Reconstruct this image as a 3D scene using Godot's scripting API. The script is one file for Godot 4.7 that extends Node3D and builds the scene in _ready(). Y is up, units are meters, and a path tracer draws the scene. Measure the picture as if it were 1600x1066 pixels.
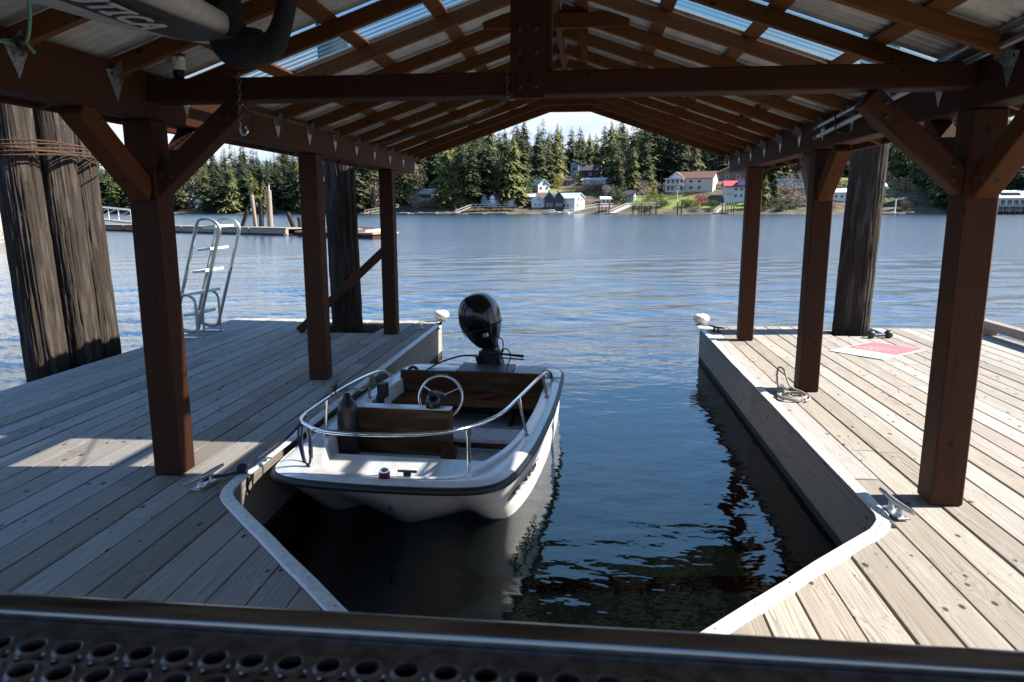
extends Node3D
# Boat shelter on a floating dock, seen from the head of the slip. x right, -z out to the water, deck top at y = 0.

const WATER := -0.47
var rng := RandomNumberGenerator.new()
var M := {}
var taken := {}
var wood_grain := PackedFloat32Array()
var wood_knot := PackedFloat32Array()
var wood_patch := PackedFloat32Array()
const WN := 1024

# ---------------------------------------------------------------- scene tree helpers
func numbered(called: String) -> String:
	var n: int = taken.get(called, 0)
	taken[called] = n + 1
	return called if n == 0 else "%s_%03d" % [called, n]

func thing(called: String, label: String, category: String, at := Vector3.ZERO, turn := 0.0, group := "") -> Node3D:
	var o := Node3D.new()
	o.name = numbered(called)
	add_child(o)
	o.position = at
	o.rotation.y = turn
	tag(o, label, category, group)
	return o

func tag(o: Node, label: String, category: String, group := "") -> void:
	o.set_meta("label", label)
	o.set_meta("category", category)
	if group != "":
		o.set_meta("group", group)

func part(called: String, mesh: Mesh, m: Material, parent: Node, at := Vector3.ZERO, basis := Basis.IDENTITY) -> MeshInstance3D:
	var o := MeshInstance3D.new()
	o.name = called
	o.mesh = mesh
	o.material_override = m
	o.transform = Transform3D(basis, at)
	parent.add_child(o, true)
	return o

func top(called: String, mesh: Mesh, m: Material, label: String, category: String, at := Vector3.ZERO, basis := Basis.IDENTITY, group := "") -> MeshInstance3D:
	var o := part(numbered(called), mesh, m, self, at, basis)
	tag(o, label, category, group)
	return o

func structure(called: String, mesh: Mesh, m: Material, parent: Node = self) -> MeshInstance3D:
	var o := part(called, mesh, m, parent)
	o.set_meta("kind", "structure")
	return o

# ---------------------------------------------------------------- mesh helpers
func surf() -> SurfaceTool:
	var st := SurfaceTool.new()
	st.begin(Mesh.PRIMITIVE_TRIANGLES)
	return st

func tri(st: SurfaceTool, a: Vector3, b: Vector3, c: Vector3, out: Vector3) -> void:
	# flat triangle whose front looks along out
	var n := (b - a).cross(c - a)
	if n.length_squared() < 1e-18:
		return
	n = n.normalized()
	if n.dot(out) > 0.0:
		var s := b
		b = c
		c = s
	else:
		n = -n
	for p in [a, b, c]:
		st.set_normal(n)
		st.add_vertex(p)

func quad(st: SurfaceTool, a: Vector3, b: Vector3, c: Vector3, d: Vector3, out: Vector3) -> void:
	tri(st, a, b, c, out)
	tri(st, a, c, d, out)

func tri_uv(st: SurfaceTool, p: Array, out: Vector3, o: Vector2) -> void:
	var n: Vector3 = (p[1] - p[0]).cross(p[2] - p[0])
	if n.length_squared() < 1e-18:
		return
	n = n.normalized()
	var q := p
	if n.dot(out) > 0.0:
		q = [p[0], p[2], p[1]]
	else:
		n = -n
	var a := n.abs()
	for v: Vector3 in q:
		var uv := Vector2.ZERO
		if a.z > a.x and a.z > a.y:
			uv = Vector2(v.x / 0.66, v.y / 1.3)
		elif a.x > a.y:
			uv = Vector2(v.y / 0.66 + 0.37, v.z / 2.6)
		else:
			uv = Vector2(v.x / 0.66, v.z / 2.6)
		st.set_uv(uv + o)
		st.set_normal(n)
		st.add_vertex(v)

# chamfered bar, long axis z; ends may be cut at a slant (shift of z per metre of x)
func bar(size: Vector3, bev := 0.004, slant_far := 0.0, slant_near := 0.0) -> ArrayMesh:
	var st := surf()
	var h := size * 0.5
	var o := Vector2(rng.randf(), rng.randf())
	var V := func(k: int, s: Vector3) -> Vector3:
		var q := Vector3(h.x - bev, h.y - bev, h.z - bev)
		q[k] = h[k]
		var p := Vector3(q.x * s.x, q.y * s.y, q.z * s.z)
		p.z += p.x * (slant_near if s.z > 0 else slant_far)
		return p
	for k in 3:
		var a := (k + 1) % 3
		var b := (k + 2) % 3
		for sk in [-1.0, 1.0]:
			var c := []
			for ab in [[-1, -1], [1, -1], [1, 1], [-1, 1]]:
				var s := Vector3.ZERO
				s[k] = sk
				s[a] = ab[0]
				s[b] = ab[1]
				c.append(V.call(k, s))
			var out := Vector3.ZERO
			out[k] = sk
			tri_uv(st, [c[0], c[1], c[2]], out, o)
			tri_uv(st, [c[0], c[2], c[3]], out, o)
			for sa in [-1.0, 1.0]:
				var e1 := Vector3.ZERO
				e1[k] = sk
				e1[a] = sa
				e1[b] = -1
				var e2 := e1
				e2[b] = 1
				var out2 := Vector3.ZERO
				out2[k] = sk
				out2[a] = sa
				tri_uv(st, [V.call(k, e1), V.call(k, e2), V.call(a, e2)], out2, o)
				tri_uv(st, [V.call(k, e1), V.call(a, e2), V.call(a, e1)], out2, o)
	for x in [-1, 1]:
		for y in [-1, 1]:
			for z in [-1, 1]:
				var s := Vector3(x, y, z)
				tri_uv(st, [V.call(0, s), V.call(1, s), V.call(2, s)], s, o)
	return st.commit()

func beam(called: String, a: Vector3, b: Vector3, w: float, h: float, m: Material, parent: Node, up := Vector3.UP, bev := 0.006) -> MeshInstance3D:
	var z := (b - a).normalized()
	var x := up.cross(z).normalized()
	var y := z.cross(x)
	return part(called, bar(Vector3(w, h, a.distance_to(b)), bev), m, parent, (a + b) * 0.5, Basis(x, y, z))

func box(st: SurfaceTool, c: Vector3, s: Vector3, b := Basis.IDENTITY) -> void:
	var h := s * 0.5
	for k in 3:
		for sg in [-1.0, 1.0]:
			var p := []
			for ab in [[-1, -1], [1, -1], [1, 1], [-1, 1]]:
				var v := Vector3.ZERO
				v[k] = sg * h[k]
				v[(k + 1) % 3] = ab[0] * h[(k + 1) % 3]
				v[(k + 2) % 3] = ab[1] * h[(k + 2) % 3]
				p.append(c + b * v)
			var out := Vector3.ZERO
			out[k] = sg
			quad(st, p[0], p[1], p[2], p[3], b * out)

func box_mesh(s: Vector3, c := Vector3.ZERO, b := Basis.IDENTITY) -> ArrayMesh:
	var st := surf()
	box(st, c, s, b)
	return st.commit()

# smooth strip between two rings of points and their normals
func skin(st: SurfaceTool, rings: Array, norms: Array, closed: bool, us := 1.0, vs := 1.0) -> void:
	for i in rings.size() - 1:
		var n: int = rings[i].size()
		for j in (n if closed else n - 1):
			var k := (j + 1) % n
			var ids := [[i, j], [i + 1, j], [i + 1, k], [i, k]]
			var a: Vector3 = rings[i][j]
			var b: Vector3 = rings[i + 1][j]
			var c: Vector3 = rings[i + 1][k]
			var d: Vector3 = rings[i][k]
			var g := (b - a).cross(c - a) + (c - a).cross(d - a)
			var nn: Vector3 = norms[i][j] + norms[i + 1][k]
			var order := [0, 1, 2, 0, 2, 3] if g.dot(nn) < 0.0 else [0, 2, 1, 0, 3, 2]
			for q in order:
				var id: Array = ids[q]
				var jj := float(j) if (q == 0 or q == 1) else float(j + 1)
				st.set_uv(Vector2(us * jj / n, vs * float(id[0]) / maxf(1.0, rings.size() - 1)))
				st.set_normal(norms[id[0]][id[1]])
				st.add_vertex(rings[id[0]][id[1]])

func tube(st: SurfaceTool, pts: Array, r, sides := 8, closed := false, caps := true) -> void:
	var n := pts.size()
	var rings := []
	var norms := []
	var up := Vector3.ZERO
	for i in n:
		var p0: Vector3 = pts[(i - 1 + n) % n] if (closed or i > 0) else pts[i]
		var p1: Vector3 = pts[(i + 1) % n] if (closed or i < n - 1) else pts[i]
		var t := (p1 - p0).normalized()
		if up == Vector3.ZERO:
			up = Vector3.UP if absf(t.y) < 0.9 else Vector3.RIGHT
		up = (up - t * up.dot(t)).normalized()
		var side := t.cross(up)
		var ring := []
		var nr := []
		var rad: float = r[i] if r is Array else r
		for k in sides:
			var a := TAU * k / sides
			var d := up * cos(a) + side * sin(a)
			ring.append(pts[i] + d * rad)
			nr.append(d)
		rings.append(ring)
		norms.append(nr)
	if closed:
		rings.append(rings[0])
		norms.append(norms[0])
	skin(st, rings, norms, true)
	if caps and not closed:
		for e in [0, n - 1]:
			var out: Vector3 = (pts[0] - pts[1]) if e == 0 else (pts[n - 1] - pts[n - 2])
			for k in sides:
				tri(st, pts[e], rings[e][k], rings[e][(k + 1) % sides], out)

func tube_mesh(pts: Array, r, sides := 8, closed := false) -> ArrayMesh:
	var st := surf()
	tube(st, pts, r, sides, closed)
	return st.commit()

func lathe(st: SurfaceTool, prof: Array, n := 20, at := Vector3.ZERO, b := Basis.IDENTITY, us := 1.0, vs := 1.0) -> void:
	var rings := []
	var norms := []
	for i in prof.size():
		var a: Vector2 = prof[maxi(i - 1, 0)]
		var c: Vector2 = prof[mini(i + 1, prof.size() - 1)]
		var t := (c - a).normalized()
		var ring := []
		var nr := []
		for k in n:
			var an := TAU * k / n
			var d := Vector3(cos(an), 0, sin(an))
			ring.append(at + b * (d * prof[i].x + Vector3(0, prof[i].y, 0)))
			nr.append((b * (d * t.y - Vector3(0, t.x, 0))).normalized())
		rings.append(ring)
		norms.append(nr)
	skin(st, rings, norms, true, us, vs)

func lathe_mesh(prof: Array, n := 20, at := Vector3.ZERO, b := Basis.IDENTITY) -> ArrayMesh:
	var st := surf()
	lathe(st, prof, n, at, b)
	return st.commit()

func smooth_path(p: Array, per := 6, closed := false) -> Array:
	var out := []
	var n := p.size()
	for i in (n if closed else n - 1):
		var a: Vector3 = p[(i - 1 + n) % n] if (closed or i > 0) else p[i]
		var b: Vector3 = p[i]
		var c: Vector3 = p[(i + 1) % n]
		var d: Vector3 = p[(i + 2) % n] if (closed or i < n - 2) else c
		for k in per:
			out.append(b.cubic_interpolate(c, a, d, float(k) / per))
	if not closed:
		out.append(p[n - 1])
	return out

# ---------------------------------------------------------------- materials
func srgb(c: Color) -> Color:
	return c.linear_to_srgb()

func plain(c: Color, rough := 0.7, metal := 0.0) -> StandardMaterial3D:
	var m := StandardMaterial3D.new()
	m.albedo_color = srgb(c)
	m.roughness = rough
	m.metallic = metal
	return m

# colour given as linear values, broken up by two noises
func mottled(c0: Color, c1: Color, rough: float, scale: Vector3, seed_: int, relief := 0.0, metal := 0.0, freq := 0.02) -> StandardMaterial3D:
	var m := StandardMaterial3D.new()
	var nz := FastNoiseLite.new()
	nz.seed = seed_
	nz.frequency = freq
	nz.fractal_octaves = 5
	var g := nz.get_seamless_image(256, 256)
	var img := Image.create(256, 256, false, Image.FORMAT_RGB8)
	var lut := []
	for k in 256:
		lut.append(srgb(c0.lerp(c1, smoothstep(0.15, 0.85, k / 255.0))))
	var d := g.get_data()
	for y in 256:
		for x in 256:
			img.set_pixel(x, y, lut[d[y * 256 + x]])
	img.generate_mipmaps()
	m.albedo_texture = ImageTexture.create_from_image(img)
	m.uv1_triplanar = true
	m.uv1_scale = scale
	m.roughness = rough
	m.metallic = metal
	if relief > 0.0:
		m.heightmap_enabled = true
		m.heightmap_texture = ImageTexture.create_from_image(g)
		m.heightmap_scale = relief
	return m

func noise_floats(w: int, h: int, freq: float, seed_: int, octaves := 3) -> PackedFloat32Array:
	var nz := FastNoiseLite.new()
	nz.seed = seed_
	nz.frequency = freq
	nz.fractal_octaves = octaves
	var g := nz.get_seamless_image(w, h)
	g.convert(Image.FORMAT_RF)
	g.resize(WN, WN, Image.INTERPOLATE_CUBIC)
	return g.get_data().to_float32_array()

func make_wood_pattern() -> void:
	var warp := noise_floats(1024, 64, 0.006, 11, 3)
	var fibre := noise_floats(1024, 48, 0.16, 12, 3)
	var fine := noise_floats(1024, 256, 0.3, 15, 2)
	wood_patch = noise_floats(256, 128, 0.02, 13, 4)
	var r := RandomNumberGenerator.new()
	r.seed = 5
	var swirl := PackedFloat32Array()
	swirl.resize(WN * WN)
	wood_knot.resize(WN * WN)
	for k in 26:
		var cx := r.randi() % WN
		var cy := r.randi() % WN
		var rx := r.randf_range(7, 17)
		var ry := rx * 0.42
		for dy in range(int(-ry * 4), int(ry * 4) + 1):
			for dx in range(int(-rx * 4), int(rx * 4) + 1):
				var q := (dx / rx) * (dx / rx) + (dy / ry) * (dy / ry)
				var i := posmod(cy + dy, WN) * WN + posmod(cx + dx, WN)
				swirl[i] += exp(-q * 0.22) * 1.6 * signf(dx + 0.5)
				if q < 2.2:
					wood_knot[i] = maxf(wood_knot[i], 1.0 - smoothstep(0.5, 2.2, q))
	wood_grain.resize(WN * WN)
	for y in WN:
		for x in WN:
			var i := y * WN + x
			var ph := x * 0.0215 + warp[i] * 7.0 + swirl[i]
			var saw := ph - floorf(ph)
			wood_grain[i] = clampf(0.42 * fibre[i] + 0.20 * fine[i] + 0.42 * (1.0 - saw * saw * saw), 0.0, 1.0)

func wood(c0: Color, c1: Color, cs: Color, knot: float, patch: float, rough: float, relief: float, tint := Color.WHITE) -> StandardMaterial3D:
	# c0 dark grain, c1 light grain, cs colour of worn patches (linear)
	var key := "img%s%s%s" % [c0, c1, cs]
	if not M.has(key):
		var by := PackedByteArray()
		by.resize(WN * WN * 3)
		for i in WN * WN:
			var t := wood_grain[i]
			var s := smoothstep(0.45, 0.8, wood_patch[i]) * patch
			var k := 1.0 - wood_knot[i] * knot
			var rr := (c0.r + (c1.r - c0.r) * t)
			var gg := (c0.g + (c1.g - c0.g) * t)
			var bb := (c0.b + (c1.b - c0.b) * t)
			rr = (rr + (cs.r - rr) * s) * k
			gg = (gg + (cs.g - gg) * s) * k
			bb = (bb + (cs.b - bb) * s) * k
			by[i * 3] = int(255.0 * pow(rr, 0.4545))
			by[i * 3 + 1] = int(255.0 * pow(gg, 0.4545))
			by[i * 3 + 2] = int(255.0 * pow(bb, 0.4545))
		var img := Image.create_from_data(WN, WN, false, Image.FORMAT_RGB8, by)
		img.generate_mipmaps()
		M[key] = ImageTexture.create_from_image(img)
	if not M.has("wood_height"):
		var hb := PackedByteArray()
		hb.resize(WN * WN)
		for i in WN * WN:
			hb[i] = int(255.0 * wood_grain[i])
		M["wood_height"] = ImageTexture.create_from_image(Image.create_from_data(WN, WN, false, Image.FORMAT_L8, hb))
	var m := StandardMaterial3D.new()
	m.albedo_texture = M[key]
	m.albedo_color = tint
	m.roughness = rough
	m.metallic_specular = 0.3
	m.heightmap_enabled = relief > 0.0
	m.heightmap_texture = M["wood_height"]
	m.heightmap_scale = relief
	return m

func make_materials() -> void:
	make_wood_pattern()
	M.deck = []
	for t in [Color(1, 1, 1), Color(0.95, 0.945, 0.93), Color(0.91, 0.90, 0.885), Color(1.0, 0.985, 0.965), Color(0.97, 0.97, 0.98), Color(0.86, 0.84, 0.815), Color(0.93, 0.905, 0.875)]:
		M.deck.append(wood(Color(0.082, 0.073, 0.067), Color(0.445, 0.425, 0.405), Color(0.285, 0.268, 0.253), 0.85, 0.7, 0.85, 0.10, t))
	M.fascia = M.deck[2]
	M.stain = []
	for t in [Color(1, 1, 1), Color(0.88, 0.86, 0.84), Color(1.0, 0.95, 0.9)]:
		M.stain.append(wood(Color(0.009, 0.0026, 0.0012), Color(0.078, 0.024, 0.009), Color(0.042, 0.015, 0.008), 0.6, 0.5, 0.72, 0.06, t))
	M.rafter = []
	for t in [Color(1, 1, 1), Color(0.9, 0.88, 0.85), Color(0.97, 0.92, 0.9)]:
		M.rafter.append(wood(Color(0.040, 0.014, 0.004), Color(0.19, 0.074, 0.020), Color(0.13, 0.048, 0.014), 0.75, 0.5, 0.75, 0.06, t))
	M.brace = wood(Color(0.062, 0.020, 0.005), Color(0.23, 0.088, 0.023), Color(0.16, 0.058, 0.016), 0.7, 0.5, 0.75, 0.06, Color(0.72, 0.66, 0.62))
	M.mahogany = wood(Color(0.016, 0.006, 0.002), Color(0.085, 0.032, 0.011), Color(0.12, 0.080, 0.045), 0.3, 0.85, 0.45, 0.03)
	M.pile = wood(Color(0.004, 0.003, 0.0024), Color(0.040, 0.030, 0.024), Color(0.12, 0.10, 0.088), 0.4, 0.38, 0.9, 0.5)
	M.old_wood = wood(Color(0.12, 0.10, 0.085), Color(0.33, 0.29, 0.25), Color(0.22, 0.16, 0.11), 0.7, 0.6, 0.9, 0.1)
	M.galv = mottled(Color(0.28, 0.29, 0.31), Color(0.55, 0.56, 0.58), 0.38, Vector3(9, 9, 9), 3, 0.0, 0.9)
	M.alu = plain(Color(0.42, 0.43, 0.45), 0.38, 0.9)
	M.steel = plain(Color(0.75, 0.75, 0.76), 0.1, 1.0)
	M.tread = mottled(Color(0.14, 0.145, 0.155), Color(0.26, 0.265, 0.28), 0.4, Vector3(6, 6, 6), 9, 0.0, 0.9)
	M.dark_steel = plain(Color(0.22, 0.225, 0.24), 0.2, 1.0)
	M.rust = mottled(Color(0.022, 0.012, 0.008), Color(0.085, 0.042, 0.024), 0.9, Vector3(12, 12, 12), 4, 0.0, 0.3)
	M.roof_white = mottled(Color(0.38, 0.375, 0.365), Color(0.55, 0.54, 0.52), 0.45, Vector3(1.2, 1.2, 1.2), 5)
	M.vinyl = mottled(Color(0.50, 0.52, 0.53), Color(0.66, 0.67, 0.67), 0.45, Vector3(3, 3, 3), 6)
	M.gel = mottled(Color(0.60, 0.61, 0.62), Color(0.70, 0.70, 0.70), 0.16, Vector3(2, 2, 2), 7)
	M.gel.clearcoat_enabled = true
	M.gel.clearcoat = 0.5
	M.floor_grey = mottled(Color(0.40, 0.41, 0.43), Color(0.56, 0.57, 0.58), 0.5, Vector3(4, 4, 4), 8)
	M.rubber = plain(Color(0.012, 0.012, 0.014), 0.45)
	M.black_gloss = plain(Color(0.004, 0.004, 0.005), 0.16)
	M.black_cloth = mottled(Color(0.006, 0.006, 0.008), Color(0.016, 0.016, 0.019), 0.9, Vector3(6, 6, 6), 21)
	M.navy_rope = mottled(Color(0.008, 0.012, 0.035), Color(0.02, 0.03, 0.075), 0.9, Vector3(60, 60, 60), 22)
	M.grey_rope = mottled(Color(0.03, 0.03, 0.03), Color(0.55, 0.52, 0.48), 0.9, Vector3(24, 24, 24), 23, 0.0, 0.0, 0.05)
	M.orange = plain(Color(0.6, 0.13, 0.04), 0.7)
	M.red = plain(Color(0.58, 0.13, 0.15), 0.45)
	M.white = plain(Color(0.62, 0.62, 0.61), 0.4)
	M.bulb = plain(Color(0.70, 0.68, 0.64), 0.6)
	M.slime = mottled(Color(0.006, 0.007, 0.004), Color(0.025, 0.028, 0.014), 0.9, Vector3(5, 5, 5), 24)
	M.chain = mottled(Color(0.04, 0.035, 0.03), Color(0.24, 0.23, 0.22), 0.5, Vector3(14, 14, 14), 25, 0.0, 0.7)
	M.screw = plain(Color(0.03, 0.026, 0.022), 0.7)
	M.mint = plain(Color(0.50, 0.66, 0.60), 0.4)
	M.mint.roughness = 0.6
	M.green_cord = plain(Color(0.16, 0.36, 0.26), 0.7)
	# translucent roofing
	M.clear_roof = plain(Color(0.05, 0.17, 0.24), 0.25)
	M.clear_roof.transparency = BaseMaterial3D.TRANSPARENCY_ALPHA
	M.clear_roof.albedo_color.a = 0.42
	M.glass = plain(Color(0.02, 0.03, 0.04), 0.05)
	# foliage
	M.needles = plain(Color(1, 1, 1), 0.75)
	M.needles.vertex_color_use_as_albedo = true
	M.bark = mottled(Color(0.05, 0.038, 0.028), Color(0.12, 0.095, 0.075), 0.95, Vector3(1, 0.3, 1), 31)
	M.twig = mottled(Color(0.16, 0.13, 0.11), Color(0.34, 0.30, 0.27), 0.9, Vector3(1, 1, 1), 32)

# ---------------------------------------------------------------- main
func _ready() -> void:
	rng.seed = 20240
	var cam := Camera3D.new()
	cam.name = "camera"
	add_child(cam)
	cam.position = Vector3(0, 1.5, 0)
	cam.rotation = Vector3(-0.1808, 0.1018, 0)
	cam.fov = 50.69
	cam.near = 0.05
	cam.far = 3000.0
	cam.current = true
	var lens := CameraAttributesPhysical.new()
	lens.frustum_focal_length = 25.33
	lens.frustum_focus_distance = 6.0
	lens.frustum_near = 0.05
	lens.frustum_far = 3000.0
	lens.exposure_aperture = 7.1
	cam.attributes = lens
	var env := Environment.new()
	env.background_mode = Environment.BG_SKY
	var sky := Sky.new()
	var pan := PanoramaSkyMaterial.new()
	pan.panorama = sky_image()
	sky.sky_material = pan
	env.sky = sky
	env.background_energy_multiplier = 0.43
	env.tonemap_mode = Environment.TONE_MAPPER_LINEAR
	env.tonemap_exposure = 3.2
	env.sdfgi_enabled = true
	env.ssao_enabled = true
	env.ssil_enabled = true
	var we := WorldEnvironment.new()
	we.name = "world_environment"
	we.environment = env
	add_child(we)
	var sun := DirectionalLight3D.new()
	sun.name = "sun"
	sun.light_energy = 1.6
	sun.light_color = Color(1.0, 0.965, 0.905)
	sun.light_angular_distance = 0.5
	sun.shadow_enabled = true
	add_child(sun)
	sun.rotation_degrees = Vector3(-40.0, 96.5, 0)
	make_materials()
	make_water()
	make_terrain()
	make_dock()
	make_shelter()
	make_platform()
	make_pilings()
	make_boat()
	make_dock_things()
	make_overhead()
	make_far_float()
	make_houses()
	make_piers()
	make_trees()

func sky_image() -> ImageTexture:
	var w := 1024
	var h := 512
	var nz := FastNoiseLite.new()
	nz.seed = 77
	nz.frequency = 0.9
	nz.fractal_octaves = 6
	nz.fractal_gain = 0.55
	var data := PackedFloat32Array()
	data.resize(w * h * 3)
	var zen := Color(0.05, 0.19, 0.48)
	var mid := Color(0.20, 0.47, 0.90)
	var hor := Color(0.42, 0.62, 0.84)
	for y in h:
		var el := PI * (0.5 - (y + 0.5) / h)
		for x in w:
			var az := TAU * (x + 0.5) / w
			var d := Vector3(cos(el) * sin(az), sin(el), cos(el) * cos(az))
			var e := maxf(d.y, 0.0)
			var c := hor.lerp(mid, smoothstep(0.02, 0.26, e)).lerp(zen, smoothstep(0.3, 1.0, e))
			var p := d / (e + 0.22)
			var n := nz.get_noise_3d(p.x * 0.8, 0.0, p.z * 0.8) * 0.5 + 0.5
			var k := smoothstep(lerpf(0.20, 0.36, smoothstep(0.1, 0.45, e)), 0.60, n) * lerpf(1.0, 0.15, smoothstep(0.11, 0.27, e))
			c = c.lerp(Color(0.74, 0.77, 0.81), k)
			if d.y < 0.0:
				c = c.lerp(Color(0.10, 0.13, 0.15), smoothstep(0.0, 0.05, -d.y))
			var i := (y * w + x) * 3
			data[i] = c.r
			data[i + 1] = c.g
			data[i + 2] = c.b
	return ImageTexture.create_from_image(Image.create_from_data(w, h, false, Image.FORMAT_RGBF, data.to_byte_array()))

# ---------------------------------------------------------------- water
func axis_steps(limit: float, dense: float, step: float, grow: float) -> Array:
	var out := [0.0]
	var s := step
	while out[-1] < limit:
		if out[-1] > dense:
			s *= grow
		out.append(out[-1] + s)
	return out

func water_material(strength: float, tile: float, rough: float, coat: float, nt: Texture2D) -> StandardMaterial3D:
	var m := plain(Color(0.0012, 0.0042, 0.0034), rough)
	m.metallic_specular = 0.6
	m.albedo_color = srgb(Color(0.0006, 0.0018, 0.0016))
	if coat > 0.0:
		m.clearcoat_enabled = true
		m.clearcoat = coat
		m.clearcoat_roughness = rough + 0.10
	m.normal_enabled = true
	m.normal_texture = nt
	m.normal_scale = strength
	m.uv1_triplanar = true
	m.uv1_world_triplanar = true
	m.uv1_scale = Vector3(0.62 / tile, 1.0 / tile, 1.0 / tile)
	return m

func make_water() -> void:
	var n := 1024
	var a := FastNoiseLite.new()
	a.seed = 501
	a.frequency = 0.011
	a.fractal_octaves = 5
	a.fractal_gain = 0.52
	var g := a.get_seamless_image(n, n)
	g.convert(Image.FORMAT_RF)
	var f := g.get_data().to_float32_array()
	# soften the 8 bit steps of the noise, then take slopes
	var nb := PackedByteArray()
	nb.resize(n * n * 3)
	for y in n:
		var yu := ((y + n - 2) % n) * n
		var yd := ((y + 2) % n) * n
		var yr := y * n
		for x in n:
			var xl := (x + n - 2) % n
			var xr := (x + 2) % n
			var dx := (f[yr + xr] - f[yr + xl] + 0.5 * (f[yu + xr] - f[yu + xl] + f[yd + xr] - f[yd + xl])) * 9.0
			var dy := (f[yd + x] - f[yu + x] + 0.5 * (f[yd + xl] - f[yu + xl] + f[yd + xr] - f[yu + xr])) * 9.0
			var l := 1.0 / sqrt(dx * dx + dy * dy + 1.0)
			var i := (yr + x) * 3
			nb[i] = int(127.5 - 127.5 * dx * l)
			nb[i + 1] = int(127.5 - 127.5 * dy * l)
			nb[i + 2] = int(127.5 + 127.5 * l)
	var nt := ImageTexture.create_from_image(Image.create_from_data(n, n, false, Image.FORMAT_RGB8, nb))
	var r := RandomNumberGenerator.new()
	r.seed = 9
	var waves := []
	for k in 20:
		var lam := 0.36 * pow(1.098, k)
		var dir := deg_to_rad(r.randfn(78.0, 24.0))
		waves.append([cos(dir) * TAU / lam, sin(dir) * TAU / lam, lam * r.randf_range(0.0022, 0.0046), r.randf() * TAU, lam])
	var half := axis_steps(760.0, 6.5, 0.085, 1.035)
	var xs := []
	for k in range(half.size() - 1, 0, -1):
		xs.append(-half[k])
	xs.append_array(half)
	var zh := axis_steps(360.0, 16.0, 0.085, 1.018)
	var zs := [6.0, 4.0]
	for v in zh:
		zs.append(1.0 - v)
	var bands := [[6.1, -8.2, 0.018, 4.0, 0.02, 0.0], [-8.2, -10.0, 0.03, 4.0, 0.03, 0.3], [-10.0, -12.5, 0.06, 3.2, 0.05, 0.6], [-12.5, -17.0, 0.13, 2.2, 0.06, 1.0], [-17.0, -30.0, 0.20, 2.2, 0.08, 1.0], [-30.0, -400.0, 0.30, 3.0, 0.14, 1.0]]
	var mesh := ArrayMesh.new()
	var zi := 0
	for bd in bands:
		var rows := []
		var i0 := zi
		while zi < zs.size() - 1 and zs[zi] > bd[1]:
			zi += 1
		for i in range(i0, zi + 1):
			rows.append(i)
		var vs := PackedVector3Array()
		var ns := PackedVector3Array()
		var ix := PackedInt32Array()
		var w := xs.size()
		for i in rows:
			var z: float = zs[i]
			var dz: float = absf(zs[i] - zs[maxi(i - 1, 0)])
			for j in w:
				var x: float = xs[j]
				var dx: float = absf(xs[j] - xs[maxi(j - 1, 0)])
				var cell := maxf(dx, dz)
				# sheltered between the floats, open outside
				var calm := maxf(smoothstep(-8.5, -15.0, z), smoothstep(5.2, 8.0, absf(x + 0.1)))
				calm = 0.07 + 0.93 * calm
				var y := 0.0
				var gx := 0.0
				var gz := 0.0
				for wv in waves:
					var k: float = 1.0 - smoothstep(wv[4] * 0.18, wv[4] * 0.4, cell)
					if k > 0.0:
						var ph: float = wv[0] * x + wv[1] * z + wv[3]
						var am: float = wv[2] * k * calm
						y += am * sin(ph)
						var c := am * cos(ph)
						gx += c * wv[0]
						gz += c * wv[1]
				vs.append(Vector3(x, WATER + y, z))
				ns.append(Vector3(-gx, 1.0, -gz).normalized())
		for i in rows.size() - 1:
			for j in w - 1:
				var p := i * w + j
				ix.append_array([p, p + w, p + 1, p + 1, p + w, p + w + 1])
		var arr := []
		arr.resize(Mesh.ARRAY_MAX)
		arr[Mesh.ARRAY_VERTEX] = vs
		arr[Mesh.ARRAY_NORMAL] = ns
		arr[Mesh.ARRAY_INDEX] = ix
		mesh.add_surface_from_arrays(Mesh.PRIMITIVE_TRIANGLES, arr)
		mesh.surface_set_material(mesh.get_surface_count() - 1, water_material(bd[2], bd[3], bd[4], bd[5], nt))
	var o := structure("water", mesh, null)
	o.set_meta("label", "rippled blue-green sea water of the inlet and boat slip")

# ---------------------------------------------------------------- far shore
const PROF := [[0.0, -0.95], [3.0, 0.0], [8.0, 1.4], [14.0, 3.2], [22.0, 6.6], [32.0, 9.6], [45.0, 12.8], [80.0, 17.5], [130.0, 22.0], [260.0, 26.0]]

func shore(x: float) -> float:
	return 318.0 + 5.0 * sin(x * 0.021 + 0.6) + 3.0 * sin(x * 0.057)

func ground(x: float, z: float) -> float:
	var d := -z - shore(x)
	if d <= 0.0:
		return -0.95 + d * 0.12
	var p: float = PROF[-1][1]
	for i in PROF.size() - 1:
		if d <= PROF[i + 1][0]:
			p = lerpf(PROF[i][1], PROF[i + 1][1], (d - PROF[i][0]) / (PROF[i + 1][0] - PROF[i][0]))
			break
	if p < 0.0:
		return p
	return p * (0.45 + 0.55 * smoothstep(-130.0, -70.0, x)) + 0.5 * sin(x * 0.13 + z * 0.07) * minf(1.0, d / 20.0)

const LAWNS := [[33.0, -346.0, 17.0, 7.0], [47.0, -338.0, 14.0, 5.0], [66.0, -334.0, 13.0, 5.0], [138.0, -356.0, 14.0, 6.0], [140.0, -375.0, 12.0, 6.0], [134.0, -395.0, 12.0, 7.0], [-8.0, -352.0, 14.0, 5.0], [16.0, -376.0, 12.0, 8.0], [122.0, -340.0, 10.0, 5.0]]

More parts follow.
